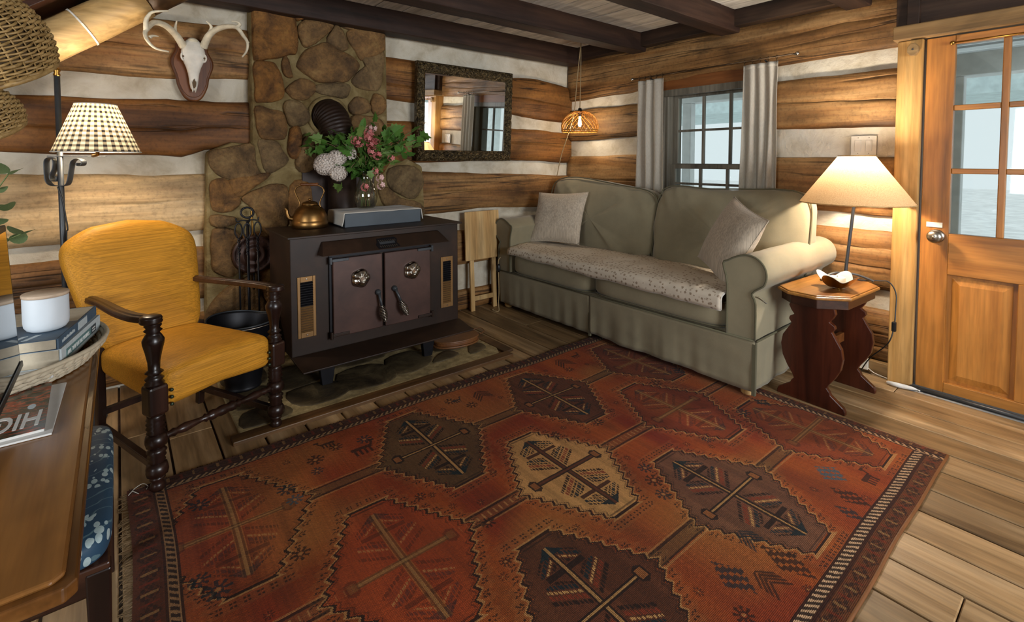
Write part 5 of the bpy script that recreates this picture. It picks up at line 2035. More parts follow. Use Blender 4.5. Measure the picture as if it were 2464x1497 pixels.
# ================================================================== SIDE TABLE, LAMP, BOWL
def make_side_table():
    t = thing('side_table', 'dark wood trestle side table with clipped corners beside the sofa', 'table', (3.0, .98, 0), R(-3))
    h = .600
    c = [(-.29, -.06), (-.18, -.175), (.20, -.175), (.29, -.08), (.29, .10), (.22, .165), (-.22, .165), (-.29, .08)]
    big = [(x * 1.0, y * 1.0) for x, y in c]
    MB().prism(big, h - .022, h - .006).build('top', 'table_top_wood', t, bevel=.006)
    MB().prism([(x * .97, y * .955) for x, y in c], h - .006, h).build('top_field', 'table_top_wood', t, bevel=.003)
    MB().prism([(x * .93, y * .90) for x, y in c], h - .07, h - .022).build('apron', 'dark_walnut_h', t, bevel=.002)
    half = [(.105, .53), (.112, .50), (.100, .475), (.085, .455), (.108, .44), (.112, .425), (.098, .405), (.118, .37), (.142, .33), (.150, .28), (.140, .22), (.115, .17), (.088, .13), (.080, .11), (.092, .095), (.098, .08), (.125, .06), (.158, .035), (.165, .018), (.165, 0)]
    poly = [(-y, z) for y, z in reversed(half)][::1]
    left = [(-y, z) for y, z in half]
    right = [(y, z) for y, z in reversed(half)]
    prof = left + right
    for x in (-.185, .215):
        MB().prism(prof, x - .013, x + .013, 'YZ').build('trestle', 'trestle_wood', t, bevel=.003)
    MB().box((-.17, -.012, .25), (.20, .012, .30)).build('stretcher', 'casing_wood', t, bevel=.003)
    return t


make_side_table()


def lamp_light(name, loc, power, col, rad=.03, parent=None):
    l = bpy.data.lights.new(name, 'POINT')
    l.energy = power
    l.color = col
    l.shadow_soft_size = rad
    o = bpy.data.objects.new(name, l)
    COL.objects.link(o)
    o.location = loc
    if parent:
        o.parent = parent
    return o


tl = thing('table_lamp', 'table lamp with a wide tan cone shade on a bent iron stem', 'lamp', (3.20, .925, .600))
# stem curves from the arched foot
path = catmull([(-.006, .034, .034), (-.005, .031, .10), (-.003, .019, .25), (.0, .006, .42), (.0, .0, .52), (.0, .0, .62)], 6)
MB().tube(path, [(.012, .008)] * len(path), 10).build('stem', 'iron_grey', tl, smooth=True)
path = catmull([(-.13, .115, .004), (-.11, .105, .022), (-.06, .075, .042), (-.006, .045, .040), (.035, .0, .034), (.056, -.05, .018), (.064, -.08, .004)], 6)
MB().tube(path, [(.006, .009)] * len(path), 10).build('arched_foot', 'iron_grey', tl, smooth=True)
path = catmull([(-.012, .05, .038), (.03, .075, .030), (.085, .09, .004)], 6)
MB().tube(path, [(.006, .009)] * len(path), 10).build('arched_foot', 'iron_grey', tl, smooth=True)
zb, ztp, rb_, rt_ = .442, .702, .268, .086
sh_ = MB().surf(72, 14, lambda u, w: (lerp(rb_, rt_, w) * math.cos(2 * PI * u), lerp(rb_, rt_, w) * math.sin(2 * PI * u), lerp(zb, ztp, w)), cu=True).build('lamp_shade', 'shade_linen', tl, smooth=True)
q = MB()
for r_, z_ in ((rb_, zb), (rt_, ztp)):
    q.tube([(r_ * math.cos(a), r_ * math.sin(a), z_) for a in np.linspace(0, 2 * PI, 64)[:-1]], .003, 6, closed=True)
q.build('shade_rim', 'pine', sh_, smooth=True)
q = MB()
for k in range(3):
    a = 2 * PI * k / 3
    q.tube([(0, 0, .690), (rt_ * math.cos(a), rt_ * math.sin(a), ztp)], .0018, 5)
q.build('spider', 'nickel', sh_)
bu = MB().lathe([(.010, .56), (.010, .60), (.014, .625), (.018, .65), (.017, .668), (.010, .680), (0, .684)], 20).build('bulb', 'bulb_glow', tl, smooth=True)
MB().lathe([(.016, .53), (.016, .565)], 16).build('socket', 'black_plastic', tl)
lamp_light('lamp_bulb_light', (0, 0, .645), 52, (1., .88, .72), .040, tl)
# cord with inline switch
cd = MB().tube(catmull([(-.008, .045, .03), (.03, .0, .006), (.10, -.09, .005), (.13, -.135, .0), (.14, -.165, -.06), (.12, -.17, -.16), (.10, -.17, -.24), (.08, -.15, -.33), (.12, -.06, -.45), (.17, .0, -.565)], 8), .0032, 6).build('cord', 'black_plastic', tl, smooth=True)
MB().box((.090, -.180, -.262), (.112, -.160, -.208)).build('cord_switch', 'black_plastic', cd, bevel=.005)

# petal bowl with tea light
bo = thing('candle_bowl', 'gold petal-rimmed bowl with a white tea light on the side table', 'candle holder', (2.955, .925, .601))


def bowl(off):
    def fn(u, w):
        a = 2 * PI * u
        lob = .5 + .5 * math.cos(4 * a + .6)
        r = (.018 + .058 * w ** .7 + .026 * lob * w ** 4)
        z = .004 + .062 * w ** 2.0 * (.45 + .55 * lob) + .012 * w
        return (r * math.cos(a), r * math.sin(a), z + off)
    return fn


MB().surf(64, 14, bowl(0), cu=True).add([], []).build('bowl', 'gold', bo, smooth=True)
MB().surf(64, 14, bowl(.0025), cu=True).build('bowl_lining', 'candle_wax', bo, smooth=True)
MB().lathe([(0, 0), (.02, 0), (.022, .004), (.02, .006), (0, .006)], 20).build('foot', 'gold', bo, smooth=True)
ca = MB().lathe([(0, .008), (.037, .008), (.038, .060), (.036, .062), (.030, .060), (0, .059)], 28).build('tea_light', 'candle_wax', bo, smooth=True)
MB().tube([(0, 0, .058), (.001, 0, .068)], .0012, 5).build('wick', 'black_plastic', ca)

# ================================================================== DESK CORNER
def make_desk():
    t = thing('writing_desk', 'polished brown wood desk with a worn moulded edge at the lower left', 'desk', (-.52, 1.47, 0))
    # local extents: x -.45..+.465, y -.67..+.64
    r = .05
    x0, x1, y0, y1 = -.45, .466, -.655, .62
    pl = [(x0, y0), (x1 - .012, y0), (x1, y0 + .012)]
    for a in np.linspace(0, 90, 9):
        pl.append((x1 - r + r * math.cos(R(a)), y1 - r + r * math.sin(R(a))))
    pl += [(x0, y1)]

    def off(d):
        c = Vector((0, 0))
        return [(x - d * (1 if x > 0 else -1), y - d * (1 if y > 0 else -1)) for x, y in pl]
    top = MB()
    for d, za, zb_ in ((.012, .718, .726), (.0, .726, .742), (.010, .742, .7455)):
        top.prism(off(d), za, zb_)
    MB().prism(off(.0), .722, .743).build('top_edge', 'desk_wood', t, bevel=.003, seg=2)
    MB().prism(off(.012), .742, .750).build('top', 'desk_wood', t, bevel=.004, seg=2)
    MB().prism(off(.020), .705, .7215).build('moulding', 'dark_walnut_h', t, bevel=.004)
    MB().box((x0 + .08, y0 + .06, .62), (x1 - .22, y1 - .08, .705)).build('apron', 'dark_walnut_h', t, bevel=.003)
    for x in (x0 + .07, x1 - .25):
        for y in (y0 + .07, y1 - .045):
            MB().lathe([(.0, 0), (.022, 0), (.026, .04), (.020, .08), (.028, .12), (.024, .35), (.030, .5), (.026, .54), (.034, .56), (.034, .70)], 18, (x, y, 0)).build('leg', 'dark_walnut', t, smooth=True)
    return t


make_desk()
DZ = .7505

# stool with blue floral seat, pushed under the desk
t = thing('upholstered_stool', 'dark wood stool with a navy floral padded seat under the desk edge', 'stool', (-.225, 1.65, 0))


def st_seat(u, w):
    def sp(x, p):
        return math.copysign(abs(x) ** p, x)
    a, b = 2 * PI * u, PI * (w - .5)
    cb = abs(math.cos(b)) ** .2
    x, y, z = sp(math.cos(a), .25) * cb, sp(math.sin(a), .25) * cb, sp(math.sin(b), .4)
    return (x * .195, y * .315, .440 + z * .032 + (.010 * (1 - x * x) * (1 - y * y) if z > 0 else 0))


MB().surf(56, 16, st_seat, cu=True).build('seat', 'blue_floral', t, smooth=True)
MB().box((-.185, -.305, .35), (.190, .305, .412)).build('frame', 'dark_walnut_h', t, bevel=.004)
for x in (-.165, .170):
    for y in (-.285, .285):
        MB().add([(x - .022, y - .022, .40), (x + .022, y - .022, .40), (x + .022, y + .022, .40), (x - .022, y + .022, .40), (x - .015, y - .015, 0), (x + .015, y - .015, 0), (x + .015, y + .015, 0), (x - .015, y + .015, 0)],
                 [(0, 1, 2, 3), (4, 5, 6, 7), (0, 1, 5, 4), (1, 2, 6, 5), (2, 3, 7, 6), (3, 0, 4, 7)]).build('leg', 'dark_walnut', t, bevel=.004)

# round seagrass tray
tr = thing('woven_tray', 'round seagrass tray with a braided white rim on the desk', 'tray', (-.335, 1.765, DZ))
RX, RY = .296, .30
MB().lathe([(0, 0), (.265, 0), (.27, .006), (.262, .010), (0, .010)], 60).build('base', 'rattan_brown', tr, smooth=True)
bm_ = MB()
for row in range(4):
    nP = 70
    for k in range(nP):
        a0 = 2 * PI * (k + .5 * (row % 2)) / nP
        r0 = .268 + .009 * row
        p = []
        for j in range(5):
            a = a0 + (j / 4 - .5) * 2 * PI / nP * 1.35
            p.append((r0 * math.cos(a), r0 * math.sin(a) * 1.02 , .008 + row * .0105 + .006 * (j / 4 - .5)))
        bm_.tube(p, [.0035, .0062, .0068, .0062, .0035], 6)
w_ = bm_.build('braided_rim', 'seagrass', tr, smooth=True)
w_['kind'] = 'stuff'
MB().tube([(.300 * math.cos(a), .305 * math.sin(a), .050) for a in np.linspace(0, 2 * PI, 80)[:-1]], .0058, 8, closed=True).build('rim_band', 'seagrass', tr, smooth=True)
q = MB()
for k in range(16):
    r0 = .015 + k * .0158
    q.tube([(r0 * math.cos(a), r0 * math.sin(a), .011 + .002 * math.sin(a * 24)) for a in np.linspace(0, 2 * PI, 60)[:-1]], .0048, 5, closed=True)
w_ = q.build('coil', 'rattan_brown', tr, smooth=True)
w_['kind'] = 'stuff'


# books: spine faces +x, page edge faces the viewer (-y)
def book(name, label, loc, rz, w, l, h, cover, spine, curl=0.):
    t = thing(name, label, 'book', loc, rz, 'books on the tray')
    MB().box((-w, 0, .0015), (-.004, l, h - .0015)).build('pages', 'paper', t, bevel=.001)
    MB().box((-w - .002, -.002, h - .0015), (0, l + .002, h)).build('cover', cover, t)
    MB().box((-w - .002, -.002, 0), (0, l + .002, .0015)).build('cover', cover, t)
    MB().box((-.004, -.002, .0), (.001, l + .002, h)).build('spine', spine, t, bevel=.002)
    return t


z = DZ + .018
SPN = Matrix(((0, 0, 1), (1, 0, 0), (0, 1, 0)))
b1 = book('paperback_book', 'white paperback with red print at the bottom of the tray stack', (-.132, 1.560, z), R(-12), .21, .27, .020, 'paper_white', 'paper_white')
for k_ in range(5):
    MB().box((.0008, .035 + k_ * .011, .006), (.0016, .043 + k_ * .011, .013)).build('red_lettering', 'red_print', b1)
for k_ in range(9):
    x_ = -.19 + k_ * .019 + (.012 if k_ > 4 else 0)
    MB().add([(x_, -.0012, .006), (x_ + .014, -.0012, .006), (x_ + .017, -.0012, .0105), (x_ + .003, -.0012, .0105)], [(0, 1, 2, 3)]).build('red_lettering', 'red_print', b1, solid=.0006)
z += .0205
b2 = book('paperback_book', 'thick pale floral paperback with a teal spine title in the middle of the stack', (-.116, 1.568, z), R(-13), .20, .285, .042, 'pale_print', 'pale_print')
MB().box((.0008, .028, .010), (.0018, .205, .031)).build('title_band', 'teal_print', b2)
text('title_print', 'ALL THE LITTLE HOPES', .0150, 'white_print', b2, (.0024, .033, .0155), SPN)
MB().box((.0008, .206, .010), (.0018, .245, .031)).build('publisher_mark', 'box_slate', b2)
for k_ in range(2):
    MB().box((.0018, .214, .015 + .007 * k_), (.0024, .237, .0185 + .007 * k_)).build('mark_bar', 'white_print', b2)
z += .0425
b3 = book('paperback_book', 'slate-blue photo paperback under the candle jar, top of the stack', (-.120, 1.566, z), R(-12), .205, .29, .026, 'slate_print', 'slate_print')
MB().box((.0008, .135, .003), (.0018, .205, .023)).build('photo_patch', 'pale_print', b3)
for k_ in range(9):
    MB().box((.0008, .022 + k_ * .010, .009), (.0016, .029 + k_ * .010, .015 + .002 * (k_ % 2))).build('author_lettering', 'pale_print', b3)
for k_ in range(6):
    MB().add([(-.19 + k_ * .024, .012, .0262), (-.18 + k_ * .024, .012, .0262), (-.165 + k_ * .024, .05, .0262), (-.175 + k_ * .024, .05, .0262)], [(0, 1, 2, 3)]).build('cover_lettering', 'pale_print', b3, solid=.0004)
MB().box((-.20, .15, .0261), (-.004, .285, .0264)).build('cover_photo', 'paper', b3)
z += .0265
j = thing('candle_jar', 'white ceramic jar with a flat pale wooden lid on the books', 'jar', (-.148, 1.672, z))
MB().lathe([(0, 0), (.030, 0), (.037, .004), (.042, .012), (.0435, .024), (.0435, .082), (.042, .084), (0, .084)], 40).build('jar_body', 'white_ceramic', j, smooth=True)
MB().lathe([(0, .0845), (.044, .0845), (.045, .087), (.045, .091), (.0435, .093), (0, .093)], 40).build('lid', 'light_lid', j, smooth=True)
# wooden bead loop by the jar
q = thing('bead_garland', 'small loop of brown wooden beads behind the jar on the tray', 'beads', (-.215, 1.92, DZ + .016))
for k in range(9):
    a = 2 * PI * k / 9
    MB().lathe([(0, -.011), (.007, -.008), (.011, 0), (.007, .008), (0, .011)], 12, (.032 * math.cos(a), .012 * math.sin(a), .045 + .032 * math.sin(a))).build('bead', 'rattan_brown', q, smooth=True)

# magazines
mg = thing('magazine', 'glossy magazine with large white masthead lying upside down on the desk', 'magazine', (-.124, 1.292, DZ + .004), R(2))
MB().box((-.118, 0, 0), (0, .262, .006)).build('pages', 'paper_white', mg, bevel=.001)
MB().box((-.119, -.001, .006), (.001, .263, .0068)).build('cover', 'magazine_cover', mg)
mh = text('masthead', 'HIGH', .105, 'white_print', mg, (-.004, .098, .0069), Matrix.Rotation(PI, 3, 'Z') @ Matrix.Diagonal((.40, 1, 1)), shear=.12, font_bold=True)
MB().lathe([(0, .0069), (.013, .0069), (.013, .0072), (0, .0072)], 24, (-.025, .13, 0), sx=.5).build('cover_photo', 'pale_print', mg)
m2 = thing('magazine', 'second magazine peeking out beneath the glossy one on the desk', 'magazine', (-.112, 1.276, DZ), R(-1))
MB().box((-.125, 0, 0), (0, .275, .0038)).build('pages', 'paper_white', m2, bevel=.001)

# monitor seen edge-on
mo = thing('monitor', 'thin black monitor seen edge-on at the left border of the desk', 'monitor', (-.186, 1.265, DZ))
tilt = Matrix.Rotation(R(-2.6), 3, 'Y')


def tm(m_):
    return m_.map(lambda p: tilt @ (p - Vector((0, 0, .045))) + Vector((0, 0, .045)))


tm(MB().box((-.012, -.27, .060), (.004, .29, .385))).build('housing', 'black_plastic', mo, bevel=.002)
tm(MB().box((.0042, -.262, .076), (.0048, .277, .373))).build('screen', 'screen_glass', mo)
tm(MB().box((.004, -.27, .060), (.008, .29, .074))).build('chin', 'black_plastic', mo, bevel=.002)
MB().box((-.168, -.02, .0), (-.146, .02, .22)).box((-.146, -.02, .18), (-.014, .02, .21)).build('neck', 'black_plastic', mo, bevel=.004)
MB().lathe([(0, 0), (.07, 0), (.07, .006), (.02, .014), (0, .014)], 24, (-.172, 0, 0)).build('base', 'black_plastic', mo, smooth=True)
pn = tag(MB().lathe([(.0, -.055), (.0062, -.055), (.0066, -.02), (.006, .055), (0, .055)], 16, (0, 0, 0), 'X').build('pen', 'alu', smooth=True), 'brushed metal pen lying on the desk by the monitor', 'pen')
pn.location = (-.176, 1.655, DZ + .007)
pn.rotation_euler = (0, 0, R(-52))

# white vase with eucalyptus, half hidden by the monitor
vs = thing('white_vase', 'white vase with a tan band holding eucalyptus at the left edge', 'vase', (-.305, 1.93, DZ + .014))
MB().lathe([(0, 0), (.05, 0), (.056, .006), (.058, .12), (.052, .15), (.036, .168), (.033, .172), (.030, .168), (0, .12)], 32, cap=False).build('vase_body', 'white_ceramic', vs, smooth=True)
MB().lathe([(.0585, .012), (.0592, .014), (.0592, .10), (.0585, .102)], 32, cap=False).build('band', 'light_lid', vs, smooth=True)
eu = thing('eucalyptus_sprigs', 'round-leaved eucalyptus sprigs leaning in from the left edge', 'plant', (-.305, 1.93, DZ + .16))
mb = MB()
vv = [(0, 0, 0)] + [(.5 * math.sin(a) * (1 - .12 * math.cos(a)), .5 - .5 * math.cos(a), .06 * math.cos(2 * a)) for a in np.linspace(0, 2 * PI, 13)[:-1]]
mb.add([(0, .5, -.05)] + vv[1:], [(0, i, i % 12 + 1) for i in range(1, 13)])
o = mb.build('leaf', 'eucalyptus', None, smooth=True, fix=False)
EM = o.data
bpy.data.objects.remove(o)
rb = random.Random(5)
# (tip offsets from the vase mouth)
for tip, n in ((Vector((.075, -.03, .335)), 6), (Vector((.02, -.01, .40)), 7), (Vector((.10, -.05, .17)), 5), (Vector((-.05, .0, .42)), 6), (Vector((.06, -.08, .24)), 6), (Vector((-.02, -.05, .32)), 6), (Vector((.0, -.06, .20)), 5)):
    path = catmull([(0, 0, -.1), (0, 0, 0), tip * .55 + Vector((-.02, 0, .03)), tip], 6)
    MB().tube(path, .0016, 5).build('stem', 'stem_green', eu, smooth=True)
    for k in range(n):
        u = .35 + .65 * k / (n - 1)
        p = path[min(len(path) - 1, int(u * (len(path) - 1)))]
        for s in (-1, 1):
            d = Vector((s * rb.uniform(.5, 1), rb.uniform(-.8, .3), rb.uniform(-.3, .5)))
            place_leaf(eu, EM, p, d, rb.uniform(.030, .048) * (1.1 - .3 * u))


# ================================================================== BASKETS
def basket(name, label, center, rx, h, pole, seed, rings=22, ns=30, top=None):
    t = thing(name, label, 'basket', center, 0., 'wicker baskets hanging at the upper left')
    pole = Vector(pole).normalized()
    rot = pole.to_track_quat('Z', 'Y').to_matrix()

    def prof(v):
        a = v * PI * .64
        return (rx * math.sin(a) ** .85, h * (math.cos(a) + .3) / 1.3)
    mb = MB()
    for k in range(1, rings + 1):
        v = k / rings
        r, z = prof(v)
        n = ns * 4
        path = []
        for i in range(n):
            a = 2 * PI * i / n
            e = math.cos(a * ns / 2 + k * PI) * .0055
            path.append(rot @ Vector(((r + e) * math.cos(a), (r + e) * math.sin(a), z + .0012 * nz(i * .3, k, seed))))
        mb.tube(path, [(.0036, .0058)] * n, 5, closed=True, up=rot @ Vector((1, 0, 0)))
    o = mb.build('weave', 'wicker', t, smooth=True)
    o['kind'] = 'stuff'
    mb = MB()
    for k in range(ns):
        a = 2 * PI * k / ns
        mb.tube([rot @ Vector((prof(v)[0] * math.cos(a), prof(v)[0] * math.sin(a), prof(v)[1])) for v in np.linspace(.02, 1, 16)], [(.0022, .005)] * 16, 5)
    o = mb.build('spokes', 'wicker', t, smooth=True)
    o['kind'] = 'stuff'
    r, z = prof(1.)
    MB().tube([rot @ Vector((r * math.cos(a), r * math.sin(a), z)) for a in np.linspace(0, 2 * PI, 60)[:-1]], .009, 8, closed=True).build('rim', 'wicker', t, smooth=True)
    MB().surf(40, 12, lambda u, w: rot @ Vector((prof(w)[0] * .955 * math.cos(2 * PI * u), prof(w)[0] * .955 * math.sin(2 * PI * u), prof(w)[1] * .97 - .004)), cu=True).build('inner_shell', 'wicker_dark', t, smooth=True)
    if top:
        MB().tube([rot @ Vector((0, 0, h)), Vector(top) - Vector(center)], .003, 6).build('hanging_cord', 'rope', t, smooth=True)
    return t


basket('wicker_basket', 'large woven wicker basket hanging upside down at the top left corner', (-.325, 2.30, 1.585), .190, .245, (-.30, -.42, .85), 1, 34, 40, (-.36, 2.25, 2.34))
basket('wicker_basket', 'smaller round wicker basket hanging below the large one at the left edge', (-.350, 2.30, 1.385), .125, .125, (-.35, -.45, 1), 2, 22, 34)

# ================================================================== LAMPS
fl_ = thing('floor_lamp', 'wrought iron floor lamp with checked shade behind the mustard armchair', 'lamp', (-.21, 3.15, 0))
MB().tube([(0, 0, .02), (0, 0, 1.675)], .0115, 12).build('pole', 'iron_grey', fl_, smooth=True)
MB().lathe([(.0105, 1.672), (.014, 1.680), (.010, 1.69), (.015, 1.70), (.010, 1.712), (0, 1.716)], 14).build('finial', 'brass', fl_, smooth=True)
MB().lathe([(0, 0), (.14, 0), (.14, .012), (.05, .022), (.012, .04), (0, .04)], 30).build('base', 'iron_grey', fl_, smooth=True)


def ribbon(pts, w, th, name, parent, m='iron_grey'):
    ca, sa = math.cos(R(-40)), math.sin(R(-40))
    P = catmull([(x * 1.22 * ca, x * 1.22 * sa, z_) for x, y, z_ in pts], 8)
    return MB().tube(P, [(w / 2, th / 2)] * len(P), 8, up=(-sa, ca, 0)).build(name, m, parent, smooth=True)


ribbon([(.0, 0, 1.158), (-.035, 0, 1.160), (-.052, 0, 1.185), (-.055, 0, 1.24), (-.052, 0, 1.278), (-.036, 0, 1.292), (-.020, 0, 1.278), (-.022, 0, 1.24), (-.034, 0, 1.205), (-.030, 0, 1.184), (-.014, 0, 1.180), (-.008, 0, 1.195), (-.016, 0, 1.204)], .032, .004, 'scroll', fl_)
ribbon([(.0, 0, 1.158), (.022, 0, 1.160), (.034, 0, 1.18), (.044, 0, 1.235), (.052, 0, 1.272), (.072, 0, 1.286), (.092, 0, 1.276), (.090, 0, 1.256), (.074, 0, 1.254), (.072, 0, 1.266)], .032, .004, 'scroll', fl_)
MB().box((-.045, -.012, 1.296), (.17, .012, 1.300)).build('arm', 'iron_grey', fl_, bevel=.001)
SX, SY = .138, -.06
zb, ztp, r0, r1 = 1.318, 1.545, .168, .080
n, m_ = 96, 14
vs_, fs_, uv_ = [], [], []
for i in range(n + 1):
    for k_ in range(m_ + 1):
        a, w = 2 * PI * i / n, k_ / m_
        vs_.append((SX + lerp(r0, r1, w) * math.cos(a), SY + lerp(r0, r1, w) * math.sin(a), lerp(zb, ztp, w)))
        uv_.append((i / n, w))
for i in range(n):
    for k_ in range(m_):
        fs_.append((i * (m_ + 1) + k_, (i + 1) * (m_ + 1) + k_, (i + 1) * (m_ + 1) + k_ + 1, i * (m_ + 1) + k_ + 1))
me = bpy.data.meshes.new('lamp_shade')
me.from_pydata(vs_, [], fs_)
ul = me.uv_layers.new(name='UVMap')
for lp in me.loops:
    ul.data[lp.index].uv = uv_[lp.vertex_index]
me.materials.append(M['shade_plaid'])
me.polygons.foreach_set('use_smooth', [True] * len(me.polygons))
so = bpy.data.objects.new('lamp_shade', me)
COL.objects.link(so)
so.parent = fl_
q = MB()
for r_, z_ in ((r0, zb), (r1, ztp)):
    q.tube([(SX + r_ * math.cos(a), SY + r_ * math.sin(a), z_) for a in np.linspace(0, 2 * PI, 64)[:-1]], .0025, 6, closed=True)
q.build('shade_rim', 'linen_towel', so, smooth=True)
MB().tube([(.12, -.02, 1.30), (SX, SY, 1.305), (SX, SY, 1.36)], .008, 10).build('socket', 'brass', fl_, smooth=True)
MB().lathe([(.010, 1.36), (.010, 1.39), (.015, 1.42), (.018, 1.44), (.012, 1.462), (0, 1.468)], 18, (SX, SY, 0)).build('bulb', 'bulb_glow', fl_, smooth=True)
lamp_light('floor_lamp_light', (SX, SY, 1.44), 22, (1., .86, .68), .040, fl_)
MB().tube(catmull([(-.012, -.012, 1.155), (.004, -.016, 1.09), (.012, -.016, 1.02), (.018, -.014, .95), (.012, -.012, .88), (.01, -.014, .3), (.03, -.02, .02)], 6), .003, 6).build('cord', 'black_plastic', fl_, smooth=True)

# pendant
pe = thing('pendant_lamp', 'small woven bamboo dome pendant glowing in the corner above the sofa', 'lamp', (3.285, 3.10, 1.535))
Rp, Hp = .165, .185


def dome(a, v):
    b = lerp(-.30, PI / 2, v)
    r = max(Rp * math.cos(b) ** .85, .035)
    return Vector((r * math.cos(a), r * math.sin(a), Hp * (math.sin(b) + .2955) / 1.2955))


mb = MB()
NS = 24
for s in (-1, 1):
    for k_ in range(NS):
        a0 = 2 * PI * k_ / NS
        mb.tube([dome(a0 + s * v * 1.15, v) * (1 + .012 * s) for v in np.linspace(0, .93, 16)], [(.0011, .0034)] * 16, 4)
o = mb.build('lattice', 'bamboo', pe)
o['kind'] = 'stuff'
q = MB()
for v in (0, .06):
    p = dome(0, v)
    q.tube([(p.x * 1.01 * math.cos(a), p.x * 1.01 * math.sin(a), p.z) for a in np.linspace(0, 2 * PI, 50)[:-1]], .0045, 6, closed=True)
q.build('rim', 'bamboo', pe, smooth=True)
MB().lathe([(.045, Hp - .012), (.045, Hp - .004), (.02, Hp + .006), (.014, Hp + .03), (0, Hp + .032)], 20).build('cap', 'black_plastic', pe, smooth=True)
MB().lathe([(.010, .14), (.011, .12), (.015, .09), (.017, .07), (.012, .05), (0, .044)], 18).build('bulb', 'bulb_glow', pe, smooth=True)
MB().lathe([(.017, .14), (.017, .178)], 14).build('socket', 'black_plastic', pe)
lamp_light('pendant_light', (0, 0, .075), 9, (1., .83, .62), .036, pe)
MB().tube([(0, 0, Hp + .03), (.004, -.004, .5), (.006, -.004, .812)], .004, 8).build('cord', 'rope', pe, smooth=True)
MB().tube(catmull([(.006, -.004, .812), (-.02, .02, .45), (-.035, .035, Hp + .01), (-.06, .07, .02), (-.10, .13, -.20), (-.125, .165, -.40)], 6), .004, 8).build('cord', 'rope', pe, smooth=True)
MB().lathe([(0, .806), (.012, .808), (.012, .814), (0, .815)], 14, (.006, -.004, 0)).build('ceiling_hook', 'brass', pe, smooth=True)

# ================================================================== MIRROR
mi = thing('wall_mirror', 'large mirror in a dark ornate carved frame on the log wall', 'mirror', (2.255, 3.40, 1.655))
W, H, fw, fh = .462, .382, .072, .085
out = [(-W, -H), (W, -H), (W, H), (-W, H)]
inn = [(-W + fw, -H + fh), (W - fw, -H + fh), (W - fw, H - fh), (-W + fw, H - fh)]
for k_ in range(4):
    a, b, c_, d_ = Vector(out[k_] + (0,)), Vector(out[(k_ + 1) % 4] + (0,)), Vector(inn[(k_ + 1) % 4] + (0,)), Vector(inn[k_] + (0,))

    def fr(u, w):
        p = a.lerp(b, u).lerp(d_.lerp(c_, u), w)
        hgt = .012 + .026 * math.sin(min(1, w * 1.15) * PI) ** .7
        L = (b - a).length
        s = u * L
        orn = .0055 * math.sin(s * 95 + 2.2 * math.sin(w * 7)) * math.sin(w * PI * 3) * (1 if .1 < w < .8 else 0) + .004 * nz(s * 60, w * 9, k_)
        if w > .97:
            hgt = .006
        return (p.x, -hgt - (orn if 0 < w < 1 else 0), p.y)
    mb = MB()
    mb.surf(150, 22, fr)
    mb.add([(p.x, .03, p.y) for p in (a, b, c_, d_)] + [(p.x, -.012, p.y) for p in (a, b)], [(0, 1, 2, 3), (0, 1, 5, 4)])
    mb.build('frame_side', 'mirror_frame', mi, smooth=True)
MB().box((-W + fw - .012, -.006, -H + fh - .012), (W - fw + .012, 0, H - fh + .012)).build('glass', 'mirror_glass', mi)
MB().box((-W + .01, .001, -H + .01), (W - .01, .028, H - .01)).build('backing', 'mirror_wood_back', mi)
bead = MB()
mi.rotation_euler = (R(2.5), 0, 0)

# ================================================================== DEER SKULL
ds = thing('deer_skull_mount', 'white deer skull with antlers on a shield-shaped wooden plaque', 'trophy', (.358, 3.455, 1.81))
half = [(0, .185), (.030, .183), (.060, .170), (.078, .145), (.082, .110), (.094, .085), (.106, .055), (.106, .02), (.094, -.02), (.083, -.055), (.078, -.09), (.064, -.13), (.045, -.165), (.022, -.183), (0, -.186)]
pl = [(p.x, p.y) for p in catmull([(x, y, 0) for x, y in half] + [(-x, y, 0) for x, y in half[::-1][1:-1]], 3, True)]
MB().prism(pl, -.030, .0, 'XZ').build('plaque', 'plaque_wood', ds, bevel=.012, seg=4)
MB().prism([(x * .86, y * .88) for x, y in pl], -.036, -.030, 'XZ').build('plaque_field', 'plaque_wood', ds, bevel=.003)
# skull: sections (z, half width, front, back)
sec = [(.165, .012, -.075, -.05), (.160, .030, -.085, -.045), (.140, .046, -.10, -.035), (.115, .054, -.112, -.035), (.092, .058, -.120, -.04), (.072, .060, -.120, -.045), (.050, .056, -.116, -.05), (.025, .046, -.108, -.052), (.0, .036, -.102, -.052), (-.03, .028, -.096, -.052), (-.06, .024, -.092, -.052), (-.09, .021, -.088, -.052), (-.115, .016, -.080, -.052), (-.128, .006, -.072, -.056)]


def sk(u, w):
    a = 2 * PI * u
    f = w * (len(sec) - 1)
    i = min(int(f + 1e-6), len(sec) - 2)
    z, hw_, fr_, bk = [lerp(sec[i][q_], sec[i + 1][q_], f - i) for q_ in range(4)]
    sx, sy = math.copysign(abs(math.cos(a)) ** .8, math.cos(a)), math.copysign(abs(math.sin(a)) ** .75, math.sin(a))
    y = lerp((fr_ + bk) / 2, bk if sy > 0 else fr_, abs(sy))
    ridge = -.004 * math.cos(a * 2) * (1 if z < .05 else 0)
    return (sx * hw_, y, z)


